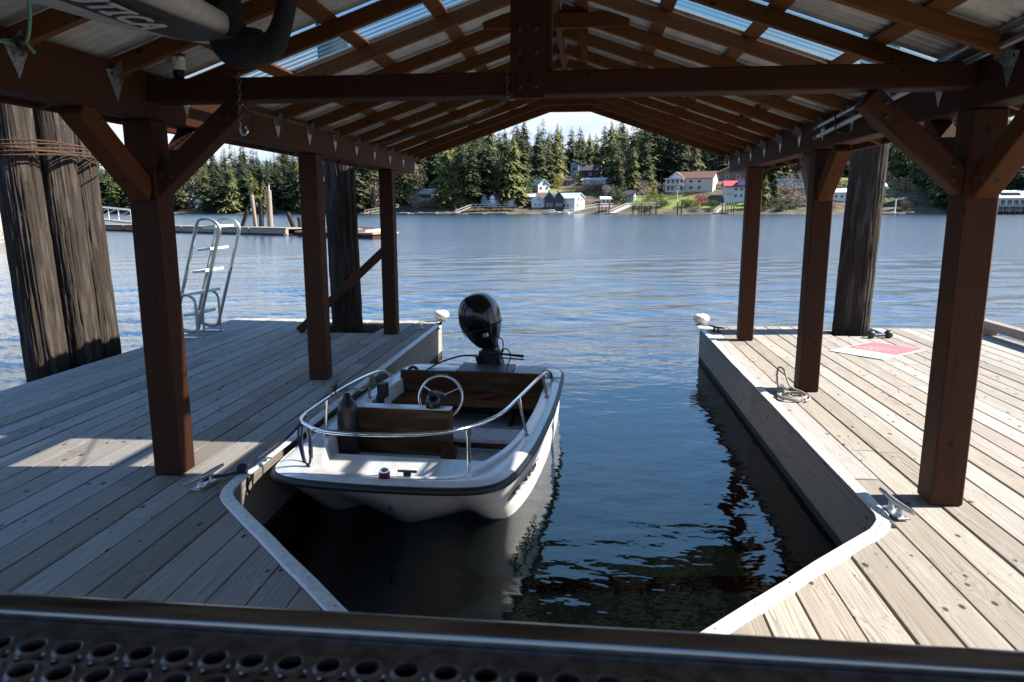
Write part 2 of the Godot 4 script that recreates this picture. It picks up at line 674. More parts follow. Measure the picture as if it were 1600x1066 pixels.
func make_terrain() -> void:
	var nz := FastNoiseLite.new()
	nz.seed = 3
	nz.frequency = 0.05
	nz.fractal_octaves = 4
	var ds := []
	var d := -14.0
	while d < 60.0:
		ds.append(d)
		d += 1.0 if d > -4.0 and d < 40.0 else 2.0
	while d < 420.0:
		ds.append(d)
		d += 14.0
	var w := 330
	var vs := PackedVector3Array()
	var cs := PackedColorArray()
	var ix := PackedInt32Array()
	for dd: float in ds:
		for j in w:
			var x := -480.0 + j * 2.6
			var z := -(shore(x) + dd)
			var n := nz.get_noise_2d(x, z)
			var n2 := nz.get_noise_2d(x * 4.0 + 90.0, z * 4.0)
			vs.append(Vector3(x, ground(x, z) + n2 * 0.35 * smoothstep(0.5, 6.0, dd), z))
			var c := Color(0.065, 0.050, 0.036).lerp(Color(0.038, 0.042, 0.018), smoothstep(-0.2, 0.3, n))
			c = c.lerp(Color(0.115, 0.09, 0.068), smoothstep(0.1, 0.45, n2))
			# beach of mud and stones up to the tide line
			if dd < 4.0 + n * 3.0:
				c = Color(0.10, 0.09, 0.07).lerp(Color(0.04, 0.036, 0.026), smoothstep(-0.2, 0.3, n2))
			elif dd > 70.0:
				c = Color(0.05, 0.045, 0.025)
			for l in LAWNS:
				var q: float = pow((x - l[0]) / l[2], 2.0) + pow((z - l[1]) / l[3], 2.0) + n2 * 0.3
				if q < 1.0:
					c = Color(0.11, 0.16, 0.03).lerp(Color(0.15, 0.165, 0.045), clampf(n2 + 0.4, 0.0, 1.0))
			cs.append(c)
	for i in ds.size() - 1:
		for j in w - 1:
			var p := i * w + j
			ix.append_array([p, p + w, p + 1, p + 1, p + w, p + w + 1])
	var arr := []
	arr.resize(Mesh.ARRAY_MAX)
	arr[Mesh.ARRAY_VERTEX] = vs
	arr[Mesh.ARRAY_COLOR] = cs
	arr[Mesh.ARRAY_INDEX] = ix
	var mesh := ArrayMesh.new()
	mesh.add_surface_from_arrays(Mesh.PRIMITIVE_TRIANGLES, arr)
	var st := SurfaceTool.new()
	st.create_from(mesh, 0)
	st.generate_normals()
	var m := plain(Color(1, 1, 1), 0.95)
	m.vertex_color_use_as_albedo = true
	var o := structure("hillside", st.commit(), m)
	o.set_meta("label", "wooded hillside of the far shore with lawns and a muddy beach")

# ---------------------------------------------------------------- dock
const LX0 := -4.87
const LX1 := -1.94
const RX0 := 1.51
const RX1 := 4.97
const FAR := -9.58
const NEAR := 2.6
const HEADZ := -2.05

func _slip(x: float) -> float:
	if x < -0.2:
		return minf(HEADZ, -3.47 + 1.05 * (x - LX1))
	return minf(HEADZ, -3.44 + 1.02 * (RX0 - x))

func plank(dock: Node3D, x0: float, x1: float, z0: float, z1: float, slant := 0.0) -> void:
	var gap := rng.randf_range(0.0022, 0.0062)
	var m: Material = M.deck[rng.randi() % M.deck.size()]
	var y := -0.019 + rng.randf_range(-0.003, 0.002)
	var o := part("plank", bar(Vector3(x1 - x0 - gap * 2.0, 0.038, z1 - z0 - 0.004), 0.0035, slant, 0.0), m, dock, Vector3((x0 + x1) * 0.5, y, (z0 + z1) * 0.5))
	o.rotation.z = rng.randf_range(-0.014, 0.014)
	o.rotation.y = rng.randf_range(-0.0006, 0.0006)

func make_dock() -> void:
	var dock := thing("wooden_dock", "weathered grey plank dock wrapping around the boat slip in a U", "dock")
	var screws := surf()
	var add_screws := func(x0: float, x1: float, z: float) -> void:
		for fx in [0.2, 0.8]:
			if rng.randf() < 0.25:
				continue
			var c := Vector3(lerpf(x0, x1, fx) + rng.randf_range(-0.014, 0.014), 0.0024, z + rng.randf_range(-0.025, 0.025))
			for k in 6:
				var a0 := TAU * k / 6.0
				var a1 := TAU * (k + 1) / 6.0
				tri(screws, c, c + Vector3(cos(a0), 0, sin(a0)) * 0.0042, c + Vector3(cos(a1), 0, sin(a1)) * 0.0042, Vector3.UP)
	# holes where the pilings pass through the deck
	var holes := [[-3.36, -2.70, -9.22, -8.52], [2.98, 3.62, -9.58, -8.90]]
	var cols := []
	var x := LX0
	var nl := 18
	for k in nl:
		cols.append([LX0 + (LX1 - LX0) * k / nl, LX0 + (LX1 - LX0) * (k + 1) / nl, FAR])
	for k in 21:
		var a := LX1 + (RX0 - LX1) * k / 21.0
		var b := LX1 + (RX0 - LX1) * (k + 1) / 21.0
		cols.append([a, b, 0.0])
	for k in 21:
		cols.append([RX0 + (RX1 - RX0) * k / 21.0, RX0 + (RX1 - RX0) * (k + 1) / 21.0, FAR])
	for c in cols:
		var far: float = c[2]
		var slant := 0.0
		if far == 0.0:
			var za := _slip(c[0])
			var zb := _slip(c[1])
			far = (za + zb) * 0.5
			slant = (zb - za) / (c[1] - c[0])
		var z := NEAR
		var first := true
		while z > far + 0.01:
			var len_ := rng.randf_range(1.2, 3.6) if first else rng.randf_range(2.9, 4.9)
			first = false
			var z0 := z - len_
			if z0 < far + 1.0:
				z0 = far
			var pieces := [[z0, z]]
			for h in holes:
				if c[1] > h[0] + 0.02 and c[0] < h[1] - 0.02:
					var np := []
					for p in pieces:
						if p[1] <= h[2] or p[0] >= h[3]:
							np.append(p)
							continue
						if p[1] - h[3] > 0.05:
							np.append([h[3], p[1]])
						if h[2] - p[0] > 0.05:
							np.append([p[0], h[2]])
					pieces = np
			for p in pieces:
				plank(dock, c[0], c[1], p[0], p[1], slant if p[0] == far else 0.0)
			z = z0
		var jz := NEAR - 0.1
		while jz > far + 0.08:
			var inside := false
			for h in holes:
				if c[1] > h[0] and c[0] < h[1] and jz > h[2] - 0.05 and jz < h[3] + 0.05:
					inside = true
			if not inside and jz < -1.8:
				add_screws.call(c[0], c[1], jz)
			jz -= 0.61
		if slant != 0.0:
			var cx: float = (c[0] + c[1]) * 0.5
			add_screws.call(c[0], c[1], _slip(cx) + 0.10)
	var sc := part("screws", screws.commit(), M.screw, dock)
	sc.set_meta("kind", "stuff")
	# side boards down to the water
	var side := func(a: Vector3, b: Vector3, out: Vector3) -> void:
		var n := maxi(1, roundi(a.distance_to(b) / 3.0))
		for k in n:
			var p := a.lerp(b, float(k) / n)
			var q := a.lerp(b, float(k + 1) / n)
			var g := (q - p).normalized() * 0.002
			beam("side_board", p + g + Vector3(0, -0.228, 0) - out * 0.026, q - g + Vector3(0, -0.228, 0) - out * 0.026, 0.04, 0.376, M.deck[[2, 5, 4][k % 3]], dock)
			beam("wet_waler", p + g + Vector3(0, -0.49, 0) - out * 0.034, q - g + Vector3(0, -0.49, 0) - out * 0.034, 0.05, 0.14, M.slime, dock)
	side.call(Vector3(RX0, 0, FAR), Vector3(RX0, 0, -3.45), Vector3(-1, 0, 0))
	side.call(Vector3(LX1, 0, FAR), Vector3(LX1, 0, -3.47), Vector3(1, 0, 0))
	side.call(Vector3(LX0, 0, FAR), Vector3(LX0, 0, NEAR), Vector3(-1, 0, 0))
	side.call(Vector3(RX1, 0, FAR), Vector3(RX1, 0, NEAR), Vector3(1, 0, 0))
	side.call(Vector3(LX0, 0, FAR), Vector3(LX1, 0, FAR), Vector3(0, 0, -1))
	side.call(Vector3(RX0, 0, FAR), Vector3(RX1, 0, FAR), Vector3(0, 0, -1))
	side.call(Vector3(LX1, 0, -3.47), Vector3(-0.588, 0, HEADZ), Vector3(0.72, 0, -0.69))
	side.call(Vector3(RX0, 0, -3.44), Vector3(0.147, 0, HEADZ), Vector3(-0.71, 0, -0.70))
	side.call(Vector3(-0.588, 0, HEADZ), Vector3(0.147, 0, HEADZ), Vector3(0, 0, -1))
	# floats under the deck
	for f in [[-3.4, -3.5, 2.6, 12.0], [3.24, -3.5, 3.2, 12.0], [-0.2, 0.4, 3.2, 4.2]]:
		part("float_drum", box_mesh(Vector3(f[2], 0.34, f[3])), M.rubber, dock, Vector3(f[0], -0.32, f[1] + 0.02))
	# joists seen in the piling holes
	for h in holes:
		for zz in [h[2] - 0.02, h[3] + 0.02]:
			beam("joist", Vector3(h[0], -0.11, zz), Vector3(h[1], -0.11, zz), 0.036, 0.13, M.old_wood, dock)
	# pale edging strip with a rounded nose round the slip
	var edge := [Vector3(LX1, 0, -9.45), Vector3(LX1, 0, -3.62)]
	for k in 5:
		var t := (k + 1) / 6.0
		edge.append(Vector3(LX1, 0, -3.62).lerp(Vector3(LX1, 0, -3.47), t).lerp(Vector3(LX1, 0, -3.47).lerp(Vector3(LX1 + 0.11, 0, -3.355), t), t))
	edge.append(Vector3(LX1 + 0.11, 0, -3.355))
	edge.append(Vector3(-0.588, 0, HEADZ))
	edge.append(Vector3(0.147, 0, HEADZ))
	edge.append(Vector3(RX0 - 0.11, 0, -3.328))
	for k in 5:
		var t := (k + 1) / 6.0
		edge.append(Vector3(RX0 - 0.11, 0, -3.328).lerp(Vector3(RX0, 0, -3.44), t).lerp(Vector3(RX0, 0, -3.44).lerp(Vector3(RX0, 0, -3.60), t), t))
	edge.append(Vector3(RX0, 0, -3.60))
	edge.append(Vector3(RX0, 0, -9.45))
	# profile: distance out over the water, height
	var prof := [Vector2(-0.050, 0.002), Vector2(-0.050, 0.007), Vector2(-0.030, 0.010), Vector2(0.004, 0.012), Vector2(0.014, 0.007), Vector2(0.020, -0.006), Vector2(0.017, -0.020), Vector2(0.021, -0.032), Vector2(0.017, -0.044), Vector2(0.021, -0.056), Vector2(0.017, -0.070), Vector2(0.004, -0.078), Vector2(0.0, -0.072)]
	var st := surf()
	var fine := []
	for i in edge.size() - 1:
		var n := maxi(1, roundi(edge[i].distance_to(edge[i + 1]) / 0.25))
		for k in n:
			fine.append(edge[i].lerp(edge[i + 1], float(k) / n))
	fine.append(edge[-1])
	var rings := []
	var norms := []
	var rivets := surf()
	for i in fine.size():
		var t: Vector3 = (fine[mini(i + 1, fine.size() - 1)] - fine[maxi(i - 1, 0)]).normalized()
		var out := Vector3(-t.z, 0, t.x)
		if i == 0:
			out = Vector3(1, 0, 0)
		var wob := Vector3(0, rng.randf_range(-0.002, 0.002), 0) + out * rng.randf_range(-0.003, 0.003)
		var ring := []
		var nr := []
		for k in prof.size():
			ring.append(fine[i] + wob + out * prof[k].x + Vector3(0, prof[k].y, 0))
			var pt: Vector2 = (prof[mini(k + 1, prof.size() - 1)] - prof[maxi(k - 1, 0)]).normalized()
			nr.append((out * -pt.y + Vector3(0, pt.x, 0)).normalized())
		rings.append(ring)
		norms.append(nr)
		if i > 1:
			var c: Vector3 = fine[i] - out * 0.022 + Vector3(0, 0.0125, 0)
			for k in 6:
				var a0 := TAU * k / 6.0
				var a1 := TAU * (k + 1) / 6.0
				tri(rivets, c, c + Vector3(cos(a0), 0, sin(a0)) * 0.005, c + Vector3(cos(a1), 0, sin(a1)) * 0.005, Vector3.UP)
	skin(st, rings, norms, false)
	part("edge_strip", st.commit(), M.vinyl, dock).set_meta("label", "pale vinyl edging strip round the slip")
	part("edge_screws", rivets.commit(), M.screw, dock).set_meta("kind", "stuff")
	# timber kerb on the outer side of the right-hand float
	beam("kerb", Vector3(4.90, 0.115, -9.50), Vector3(4.90, 0.115, -4.0), 0.12, 0.10, M.old_wood, dock)
	for zz in [-9.2, -7.6, -6.0, -4.4]:
		beam("kerb_block", Vector3(4.90, 0.033, zz - 0.1), Vector3(4.90, 0.033, zz + 0.1), 0.11, 0.062, M.old_wood, dock)

# ---------------------------------------------------------------- shelter
const PX := [-2.356, 1.865]      # post centres
const RC := -0.235               # ridge
const RS := 0.341                # roof slope
const RT := 2.84                # underside of rafters at the ridge

func roof_y(u: float, off: float) -> float:
	return RT + off - RS * u

func make_shelter() -> void:
	var sh := thing("boat_shelter", "open timber boat shelter with corrugated gable roof on brown posts", "shelter")
	var pick := func() -> Material: return M.stain[rng.randi() % 3]
	var up_slope := [Vector3(RS, 1, 0).normalized() * Vector3(-1, 1, 1), Vector3(RS, 1, 0).normalized()]
	var pz := [-3.77, -6.12, -8.52, -1.40, 0.95]
	for s in 2:
		for z in pz:
			beam("post", Vector3(PX[s], 0.003, z), Vector3(PX[s], 1.965, z), 0.16, 0.16, M.stain[rng.randi() % 3], sh, Vector3.FORWARD, 0.008)
		beam("plate_beam", Vector3(PX[s], 2.085, -9.62), Vector3(PX[s], 2.085, -4.9), 0.15, 0.235, M.stain[0], sh)
		beam("plate_beam", Vector3(PX[s], 2.085, -4.896), Vector3(PX[s], 2.085, 2.4), 0.15, 0.235, M.stain[1], sh)
	# front tie, king post
	beam("tie_beam", Vector3(PX[0] + 0.076, 2.107, -3.77), Vector3(PX[1] - 0.076, 2.117, -3.77), 0.15, 0.112, M.stain[1], sh)
	beam("king_post", Vector3(-0.284, 2.17, -3.77), Vector3(-0.284, 2.82, -3.77), 0.20, 0.12, M.stain[1], sh, Vector3.FORWARD)
	beam("king_plate", Vector3(-0.30, 2.04, -3.688), Vector3(-0.30, 2.72, -3.688), 0.17, 0.012, M.stain[1], sh, Vector3.FORWARD, 0.002)
	M.bolt_mesh = lathe_mesh([Vector2(0.013, 0.0), Vector2(0.013, 0.002), Vector2(0.009, 0.003), Vector2(0.008, 0.008), Vector2(0.0, 0.009)], 8)
	for q in [Vector3(-0.34, 2.25, -3.6815), Vector3(-0.26, 2.25, -3.6815), Vector3(-0.34, 2.36, -3.6815), Vector3(-0.26, 2.36, -3.6815), Vector3(-0.34, 2.09, -3.6815), Vector3(-0.26, 2.09, -3.6815)]:
		part("bolt", M.bolt_mesh, M.screw, sh, q, Basis(Vector3.RIGHT, PI / 2))
	# knee braces
	var brace := func(a: Vector3, b: Vector3, m: Material, up: Vector3) -> void:
		var kb := beam("knee_brace", a, b, 0.11, 0.11, m, sh, up)
		var bl := a.distance_to(b) * 0.5
		for f in [-1.0, 1.0]:
			for q in [-0.022, 0.022]:
				part("bolt", M.bolt_mesh, M.screw, kb, Vector3(q, 0.0555, f * (bl - 0.10) + q), Basis.IDENTITY)
				part("bolt", M.bolt_mesh, M.screw, kb, Vector3(q, -0.0555, f * (bl - 0.10) + q), Basis(Vector3.RIGHT, PI))
	for s in 2:
		var inw := 1.0 if s == 0 else -1.0
		brace.call(Vector3(PX[s] + inw * 0.05, 1.61, -3.77), Vector3(PX[s] + inw * 0.54, 2.03, -3.77), M.stain[0], Vector3.FORWARD)
		brace.call(Vector3(PX[s], 1.59, -3.70), Vector3(PX[s], 1.97, -3.22), M.brace, Vector3.RIGHT)
		brace.call(Vector3(PX[s], 1.62, -3.84), Vector3(PX[s], 1.96, -4.26), M.stain[0], Vector3.RIGHT)
	brace.call(Vector3(PX[1], 1.60, -6.05), Vector3(PX[1], 1.96, -5.68), M.brace, Vector3.RIGHT)
	brace.call(Vector3(PX[1], 1.55, -6.19), Vector3(PX[1], 1.96, -6.56), M.old_wood, Vector3.RIGHT)
	# slanting strut from the deck to the far left post
	beam("strut", Vector3(-3.52, 0.02, -8.50), Vector3(PX[0] - 0.05, 1.02, -8.50), 0.09, 0.09, M.stain[0], sh, Vector3.FORWARD)
	# ridge board and rafters
	beam("ridge_board", Vector3(RC, 2.862, -9.62), Vector3(RC, 2.862, 2.4), 0.04, 0.11, M.rafter[1], sh)
	var zr := []
	for k in range(-8, 12):
		zr.append(-2.82 - 0.62 * k)
	var ux := 1.0 / sqrt(1.0 + RS * RS)
	for k in zr.size():
		var z: float = zr[k]
		for s in 2:
			var sg := -1.0 if s == 0 else 1.0
			var n := Vector3(sg * RS, 1, 0).normalized()
			var a := Vector3(RC + sg * 0.024, roof_y(0.024, 0), z) + n * 0.025
			var b := Vector3(RC + sg * 2.45, roof_y(2.45, 0), z) + n * 0.025
			beam("rafter", a, b, 0.042, 0.082, M.rafter[rng.randi() % 3], sh, n, 0.003)
			# folded metal tie on the inner face of the plate
			if z < -2.0:
				var st := surf()
				var xi: float = PX[s] - sg * 0.0765
				var e := -sg
				for q in [-1.0, 1.0]:
					var z0: float = z + q * 0.0215
					tri(st, Vector3(xi + e * 0.003, 2.165, z0), Vector3(xi + e * 0.003, 2.155, z0 + q * 0.05), Vector3(xi + e * 0.003, 2.12, z0 + q * 0.03), Vector3(e, 0, 0))
					quad(st, Vector3(xi + e * 0.003, 2.10, z0 + q * 0.001), Vector3(xi + e * 0.06, 2.14, z0 + q * 0.001), Vector3(xi + e * 0.05, 2.20, z0 + q * 0.001), Vector3(xi + e * 0.003, 2.165, z0 + q * 0.001), Vector3(0, 0, q))
				tri(st, Vector3(xi + e * 0.0025, 2.135, z - 0.062), Vector3(xi + e * 0.0025, 2.135, z + 0.062), Vector3(xi + e * 0.0025, 2.015, z), Vector3(e, 0, 0))
				part("rafter_tie", st.commit(), M.galv, sh)
	# collar ties
	for k in [10, 12, 18, 19]:
		beam("collar_tie", Vector3(RC - 0.50, 2.775, zr[k] + 0.042), Vector3(RC + 0.50, 2.775, zr[k] + 0.042), 0.04, 0.10, M.rafter[1], sh)
	beam("hanger_board", Vector3(-0.03, 2.50, -5.22), Vector3(-0.06, 2.72, -5.22), 0.04, 0.02, M.rafter[0], sh, Vector3.FORWARD, 0.002)
	# purlins on the rafters, then sheets
	for s in 2:
		var sg := -1.0 if s == 0 else 1.0
		var n := Vector3(sg * RS, 1, 0).normalized()
		for u in [0.15, 0.66, 1.16, 1.67, 2.18]:
			for seg in [[-9.62, -5.5], [-5.496, -1.2], [-1.196, 2.4]]:
				beam("purlin", Vector3(RC + sg * u, roof_y(u, 0), seg[0]) + n * 0.0755, Vector3(RC + sg * u, roof_y(u, 0), seg[1]) + n * 0.0755, 0.09, 0.019, M.rafter[rng.randi() % 3], sh, n, 0.003)
		beam("eave_board", Vector3(RC + sg * 2.472, roof_y(2.472, 0.04), -9.62), Vector3(RC + sg * 2.472, roof_y(2.472, 0.04), 2.4), 0.036, 0.10, M.stain[2], sh)
		for k in zr.size():
			var z1: float = zr[k] + 0.004
			var z0: float = zr[k + 1] - 0.035 if k < zr.size() - 1 else -9.70
			var sky := (k == 10)
			var pitch := 0.0758
			var st := surf()
			var steps := roundi((z1 - z0) / pitch * 8.0)
			var lift := 0.0015 if k % 2 == 0 else 0.0
			for i in steps:
				var f := func(t: float) -> Array:
					var z: float = z0 + t * pitch / 8.0
					var ph: float = t / 8.0 * TAU
					var h: float = 0.099 + lift + 0.012 * cos(z / pitch * TAU)
					return [Vector3(RC + sg * 0.01, roof_y(0.01, 0), z) + n * h, Vector3(RC + sg * 2.56, roof_y(2.56, 0), z) + n * h]
				var p: Array = f.call(float(i))
				var q: Array = f.call(float(i + 1))
				quad(st, p[0], p[1], q[1], q[0], -n)
			if sky:
				var pn := part("skylight_panel", st.commit(), M.clear_roof, sh)
				pn.set_meta("label", "translucent corrugated skylight sheet")
			else:
				part("roof_sheet", st.commit(), M.roof_white, sh)
	for sg in [-1.0, 1.0]:
		var n := Vector3(sg * RS, 1, 0).normalized()
		beam("barge_board", Vector3(RC + sg * 0.005, roof_y(0, 0), -9.685) + n * 0.036, Vector3(RC + sg * 2.50, roof_y(2.5, 0), -9.685) + n * 0.036, 0.03, 0.105, M.stain[2], sh, n, 0.003)
	var cap := surf()
	for sg in [-1.0, 1.0]:
		quad(cap, Vector3(RC, roof_y(0, 0.136), -9.72), Vector3(RC + sg * 0.17, roof_y(0.17, 0.133), -9.72), Vector3(RC + sg * 0.17, roof_y(0.17, 0.133), 2.45), Vector3(RC, roof_y(0, 0.136), 2.45), Vector3.UP)
	part("ridge_cap", cap.commit(), M.roof_white, sh)

# ---------------------------------------------------------------- perforated platform in the foreground
func make_platform() -> void:
	var t := thing("metal_step", "perforated grip-tread metal step with a round pipe edge in the foreground", "metal step", Vector3(0, 0, 0))
	var y := 0.973
	part("pipe_edge", tube_mesh([Vector3(-1.6, y + 0.003, -0.808), Vector3(-0.4, y + 0.003, -0.808), Vector3(0.4, y + 0.003, -0.808), Vector3(1.4, y + 0.003, -0.808)], 0.020, 24), M.dark_steel, t)
	var st := surf()
	var px := 0.0465
	var pz := 0.046
	var rh := 0.0135
	var n := 16
	for r in 9:
		var zc := -0.735 + r * pz
		for c in 62:
			var xc := -1.5 + c * px + (px * 0.5 if r % 2 else 0.0)
			var cc := Vector3(xc, y, zc)
			var ringp := []
			for k in n:
				var a := TAU * (k + 0.5) / n
				var d := Vector3(cos(a), 0, sin(a))
				var m := maxf(absf(d.x) / (px * 0.5), absf(d.z) / (pz * 0.5))
				ringp.append([cc + d / m, cc + d * 0.0195, cc + d * 0.0155 + Vector3(0, 0.0035, 0), cc + d * rh + Vector3(0, 0.0025, 0), cc + d * rh + Vector3(0, -0.006, 0)])
			for k in n:
				var a: Array = ringp[k]
				var b: Array = ringp[(k + 1) % n]
				for q in 4:
					quad(st, a[q], a[q + 1], b[q + 1], b[q], Vector3.UP if q < 3 else cc - a[q])
			for e in [Vector3(px * 0.5, 0, pz * 0.25), Vector3(-px * 0.08, 0, pz * 0.5)]:
				var bc: Vector3 = cc + e * 0.96
				for k in 6:
					var d0 := Vector3(cos(TAU * k / 6), 0, sin(TAU * k / 6)) * 0.0032
					var d1 := Vector3(cos(TAU * (k + 1) / 6), 0, sin(TAU * (k + 1) / 6)) * 0.0032
					quad(st, bc + d0, bc + d1, bc + d1 * 0.5 + Vector3(0, 0.0028, 0), bc + d0 * 0.5 + Vector3(0, 0.0028, 0), d0 + d1 + Vector3.UP * 0.003)
					tri(st, bc + Vector3(0, 0.0032, 0), bc + d0 * 0.5 + Vector3(0, 0.0028, 0), bc + d1 * 0.5 + Vector3(0, 0.0028, 0), Vector3.UP)
	quad(st, Vector3(-1.6, y, -0.798), Vector3(1.4, y, -0.798), Vector3(1.4, y, -0.735 - pz * 0.5), Vector3(-1.6, y, -0.735 - pz * 0.5), Vector3.UP)
	quad(st, Vector3(-1.6, y, -0.798), Vector3(1.4, y, -0.798), Vector3(1.4, y - 0.04, -0.790), Vector3(-1.6, y - 0.04, -0.790), Vector3.FORWARD)
	part("tread_plate", st.commit(), M.tread, t)
	part("under_pan", bar(Vector3(2.96, 0.006, 0.47), 0.001), M.rubber, t, Vector3(-0.1, y - 0.034, -0.585))
	for x in [-1.5, 1.3]:
		for z in [-0.77, -0.36]:
			beam("leg", Vector3(x, 0.002, z), Vector3(x, y - 0.008, z), 0.04, 0.04, M.dark_steel, t, Vector3.FORWARD, 0.003)

# ---------------------------------------------------------------- pilings
func pile_mesh(r0: float, r1: float, y0: float, y1: float, seed_: int, n := 72, rows := 70) -> ArrayMesh:
	var nz := FastNoiseLite.new()
	nz.seed = seed_
	nz.frequency = 1.0
	var rings := []
	for i in rows + 1:
		var y := lerpf(y0, y1, float(i) / rows)
		var ring := []
		for k in n:
			var a := TAU * k / n
			var d := Vector3(cos(a), 0, sin(a))
			var crack := nz.get_noise_3d(d.x * 7.0, y * 0.35, d.z * 7.0)
			var big := nz.get_noise_3d(d.x * 1.2 + 9.0, y * 0.4, d.z * 1.2)
			var small := nz.get_noise_3d(d.x * 16.0, y * 3.0, d.z * 16.0)
			var r := lerpf(r0, r1, float(i) / rows) * (1.0 + 0.055 * big - 0.09 * smoothstep(0.1, 0.4, crack) - 0.06 * pow(maxf(0.0, 1.0 - absf(nz.get_noise_3d(d.x * 9.0 + 40.0, y * 0.5, d.z * 9.0)) * 7.0), 1.5) + 0.03 * small)
			ring.append(d * r + Vector3(0, y, 0))
		rings.append(ring)
	var st := surf()
	st.set_smooth_group(0)
	for i in rows:
		for k in n:
			var k2 := (k + 1) % n
			var ps := [rings[i][k], rings[i + 1][k], rings[i + 1][k2], rings[i][k2]]
			var us := [Vector2(k, i), Vector2(k, i + 1), Vector2(k + 1, i + 1), Vector2(k + 1, i)]
			for q in [0, 2, 1, 0, 3, 2]:
				st.set_uv(Vector2(us[q].x / n * 2.0, us[q].y / rows * (y1 - y0) / 2.6 + seed_ * 0.13))
				st.add_vertex(ps[q])
	for k in n:
		for v in [Vector3(0, y1, 0), rings[rows][k], rings[rows][(k + 1) % n]]:
			st.set_uv(Vector2(v.x, v.z))
			st.add_vertex(v)
	st.generate_normals()
	return st.commit()

func make_pilings() -> void:
	var lean := Basis(Vector3.FORWARD, 0.0)
	# tied group of three beside the left-hand float
	var spots := [[Vector3(-5.33, 0, -6.52), 0.19, "dark mossy piling nearest the camera in the tied cluster of three"], [Vector3(-5.24, 0, -6.90), 0.19, "brown flaking piling in the middle of the tied cluster of three"], [Vector3(-5.30, 0, -7.30), 0.185, "grey weathered piling farthest along in the tied cluster of three"]]
	for k in 3:
		var p: Vector3 = spots[k][0]
		var b := Basis(Vector3(0, 0, 1), [0.035, 0.03, 0.03][k])
		top("piling", pile_mesh(spots[k][1] * 1.04, spots[k][1] * 0.95, -2.2, 3.6, 40 + k, 144, 110), M.pile, spots[k][2], "piling", p, b, "pilings of the tied cluster")
	# wire rope round the cluster
	var w := thing("wire_rope", "rusty wire rope wound several times round the three tied pilings", "wire rope")
	for k in 7:
		var y := 2.12 - k * 0.019
		var pts := []
		for i in 40:
			var a := TAU * i / 40.0
			var c := Vector3(-5.36, 0, -6.91)
			pts.append(c + Vector3(cos(a) * (0.325 + 0.008 * sin(a * 3.0 + k)), y + 0.016 * sin(a * 2.0 + k * 1.3), sin(a) * 0.62))
		part("turn", tube_mesh(pts, 0.008, 6, true), M.rust, w)
	part("loose_end", tube_mesh(smooth_path([Vector3(-5.03, 2.03, -6.9), Vector3(-4.98, 1.95, -7.1), Vector3(-5.03, 1.97, -7.35), Vector3(-5.1, 2.04, -7.35)], 6), 0.0065, 6), M.rust, w)
	part("loose_end", tube_mesh(smooth_path([Vector3(-5.03, 2.03, -6.95), Vector3(-5.0, 1.92, -7.0), Vector3(-4.99, 1.83, -6.98)], 5), 0.006, 6), M.rust, w)
	top("piling", pile_mesh(0.20, 0.18, -2.2, 3.7, 51, 144, 110), M.pile, "single dark piling rising through the left-hand float beside the slanting strut", "piling", Vector3(-3.03, 0, -8.87), Basis(Vector3(0, 0, 1), 0.012))
	top("piling", pile_mesh(0.212, 0.20, -2.2, 3.9, 52, 144, 110), M.pile, "single dark piling rising through the right-hand float behind the dumbbell", "piling", Vector3(3.30, 0, -9.24), Basis(Vector3(0, 0, 1), -0.02))

# ---------------------------------------------------------------- boat
func loft(rings: Array, closed: bool, center: Vector3, sign_ := 1.0, flat_up := false) -> ArrayMesh:
	var norms := []
	for i in rings.size():
		var nr := []
		var n: int = rings[i].size()
		for j in n:
			var j0 := (j - 1 + n) % n if closed else maxi(j - 1, 0)
			var j1 := (j + 1) % n if closed else mini(j + 1, n - 1)
			var a: Vector3 = rings[i][j1] - rings[i][j0]
			var b: Vector3 = rings[mini(i + 1, rings.size() - 1)][j] - rings[maxi(i - 1, 0)][j]
			var nn := a.cross(b)
			nn = nn.normalized() if nn.length_squared() > 1e-16 else Vector3.UP
			var want: Vector3 = Vector3.UP if flat_up else (rings[i][j] - center) * sign_
			nr.append(nn if nn.dot(want) > 0.0 else -nn)
		norms.append(nr)
	var st := surf()
	skin(st, rings, norms, closed)
	return st.commit()

const OUT := [[0.0, 0.0], [0.26, 0.010], [0.45, 0.035], [0.58, 0.085], [0.66, 0.17], [0.71, 0.31], [0.745, 0.55], [0.78, 0.95], [0.80, 1.4], [0.812, 1.95], [0.805, 2.6], [0.79, 3.06], [0.765, 3.25], [0.69, 3.35], [0.4, 3.37], [0.0, 3.37]]
const INN := [[0.0, 0.17], [0.20, 0.175], [0.33, 0.20], [0.41, 0.27], [0.475, 0.40], [0.535, 0.58], [0.59, 0.8], [0.635, 1.1], [0.665, 1.5], [0.678, 2.0], [0.672, 2.6], [0.655, 2.86], [0.62, 2.92], [0.5, 2.94], [0.3, 2.95], [0.0, 2.95]]
const BOW := 1.76

func outline(tab: Array) -> Array:
	var p := []
	for q in tab:
		p.append(Vector3(q[0], 0, q[1]))
	var half := smooth_path(p, 5)
	var full := half.duplicate()
	for i in range(half.size() - 2, 0, -1):
		full.append(Vector3(-half[i].x, 0, half[i].z))
	return full

func gunwale(s: float) -> float:
	return 0.425 + 0.055 * exp(-s / 0.6)

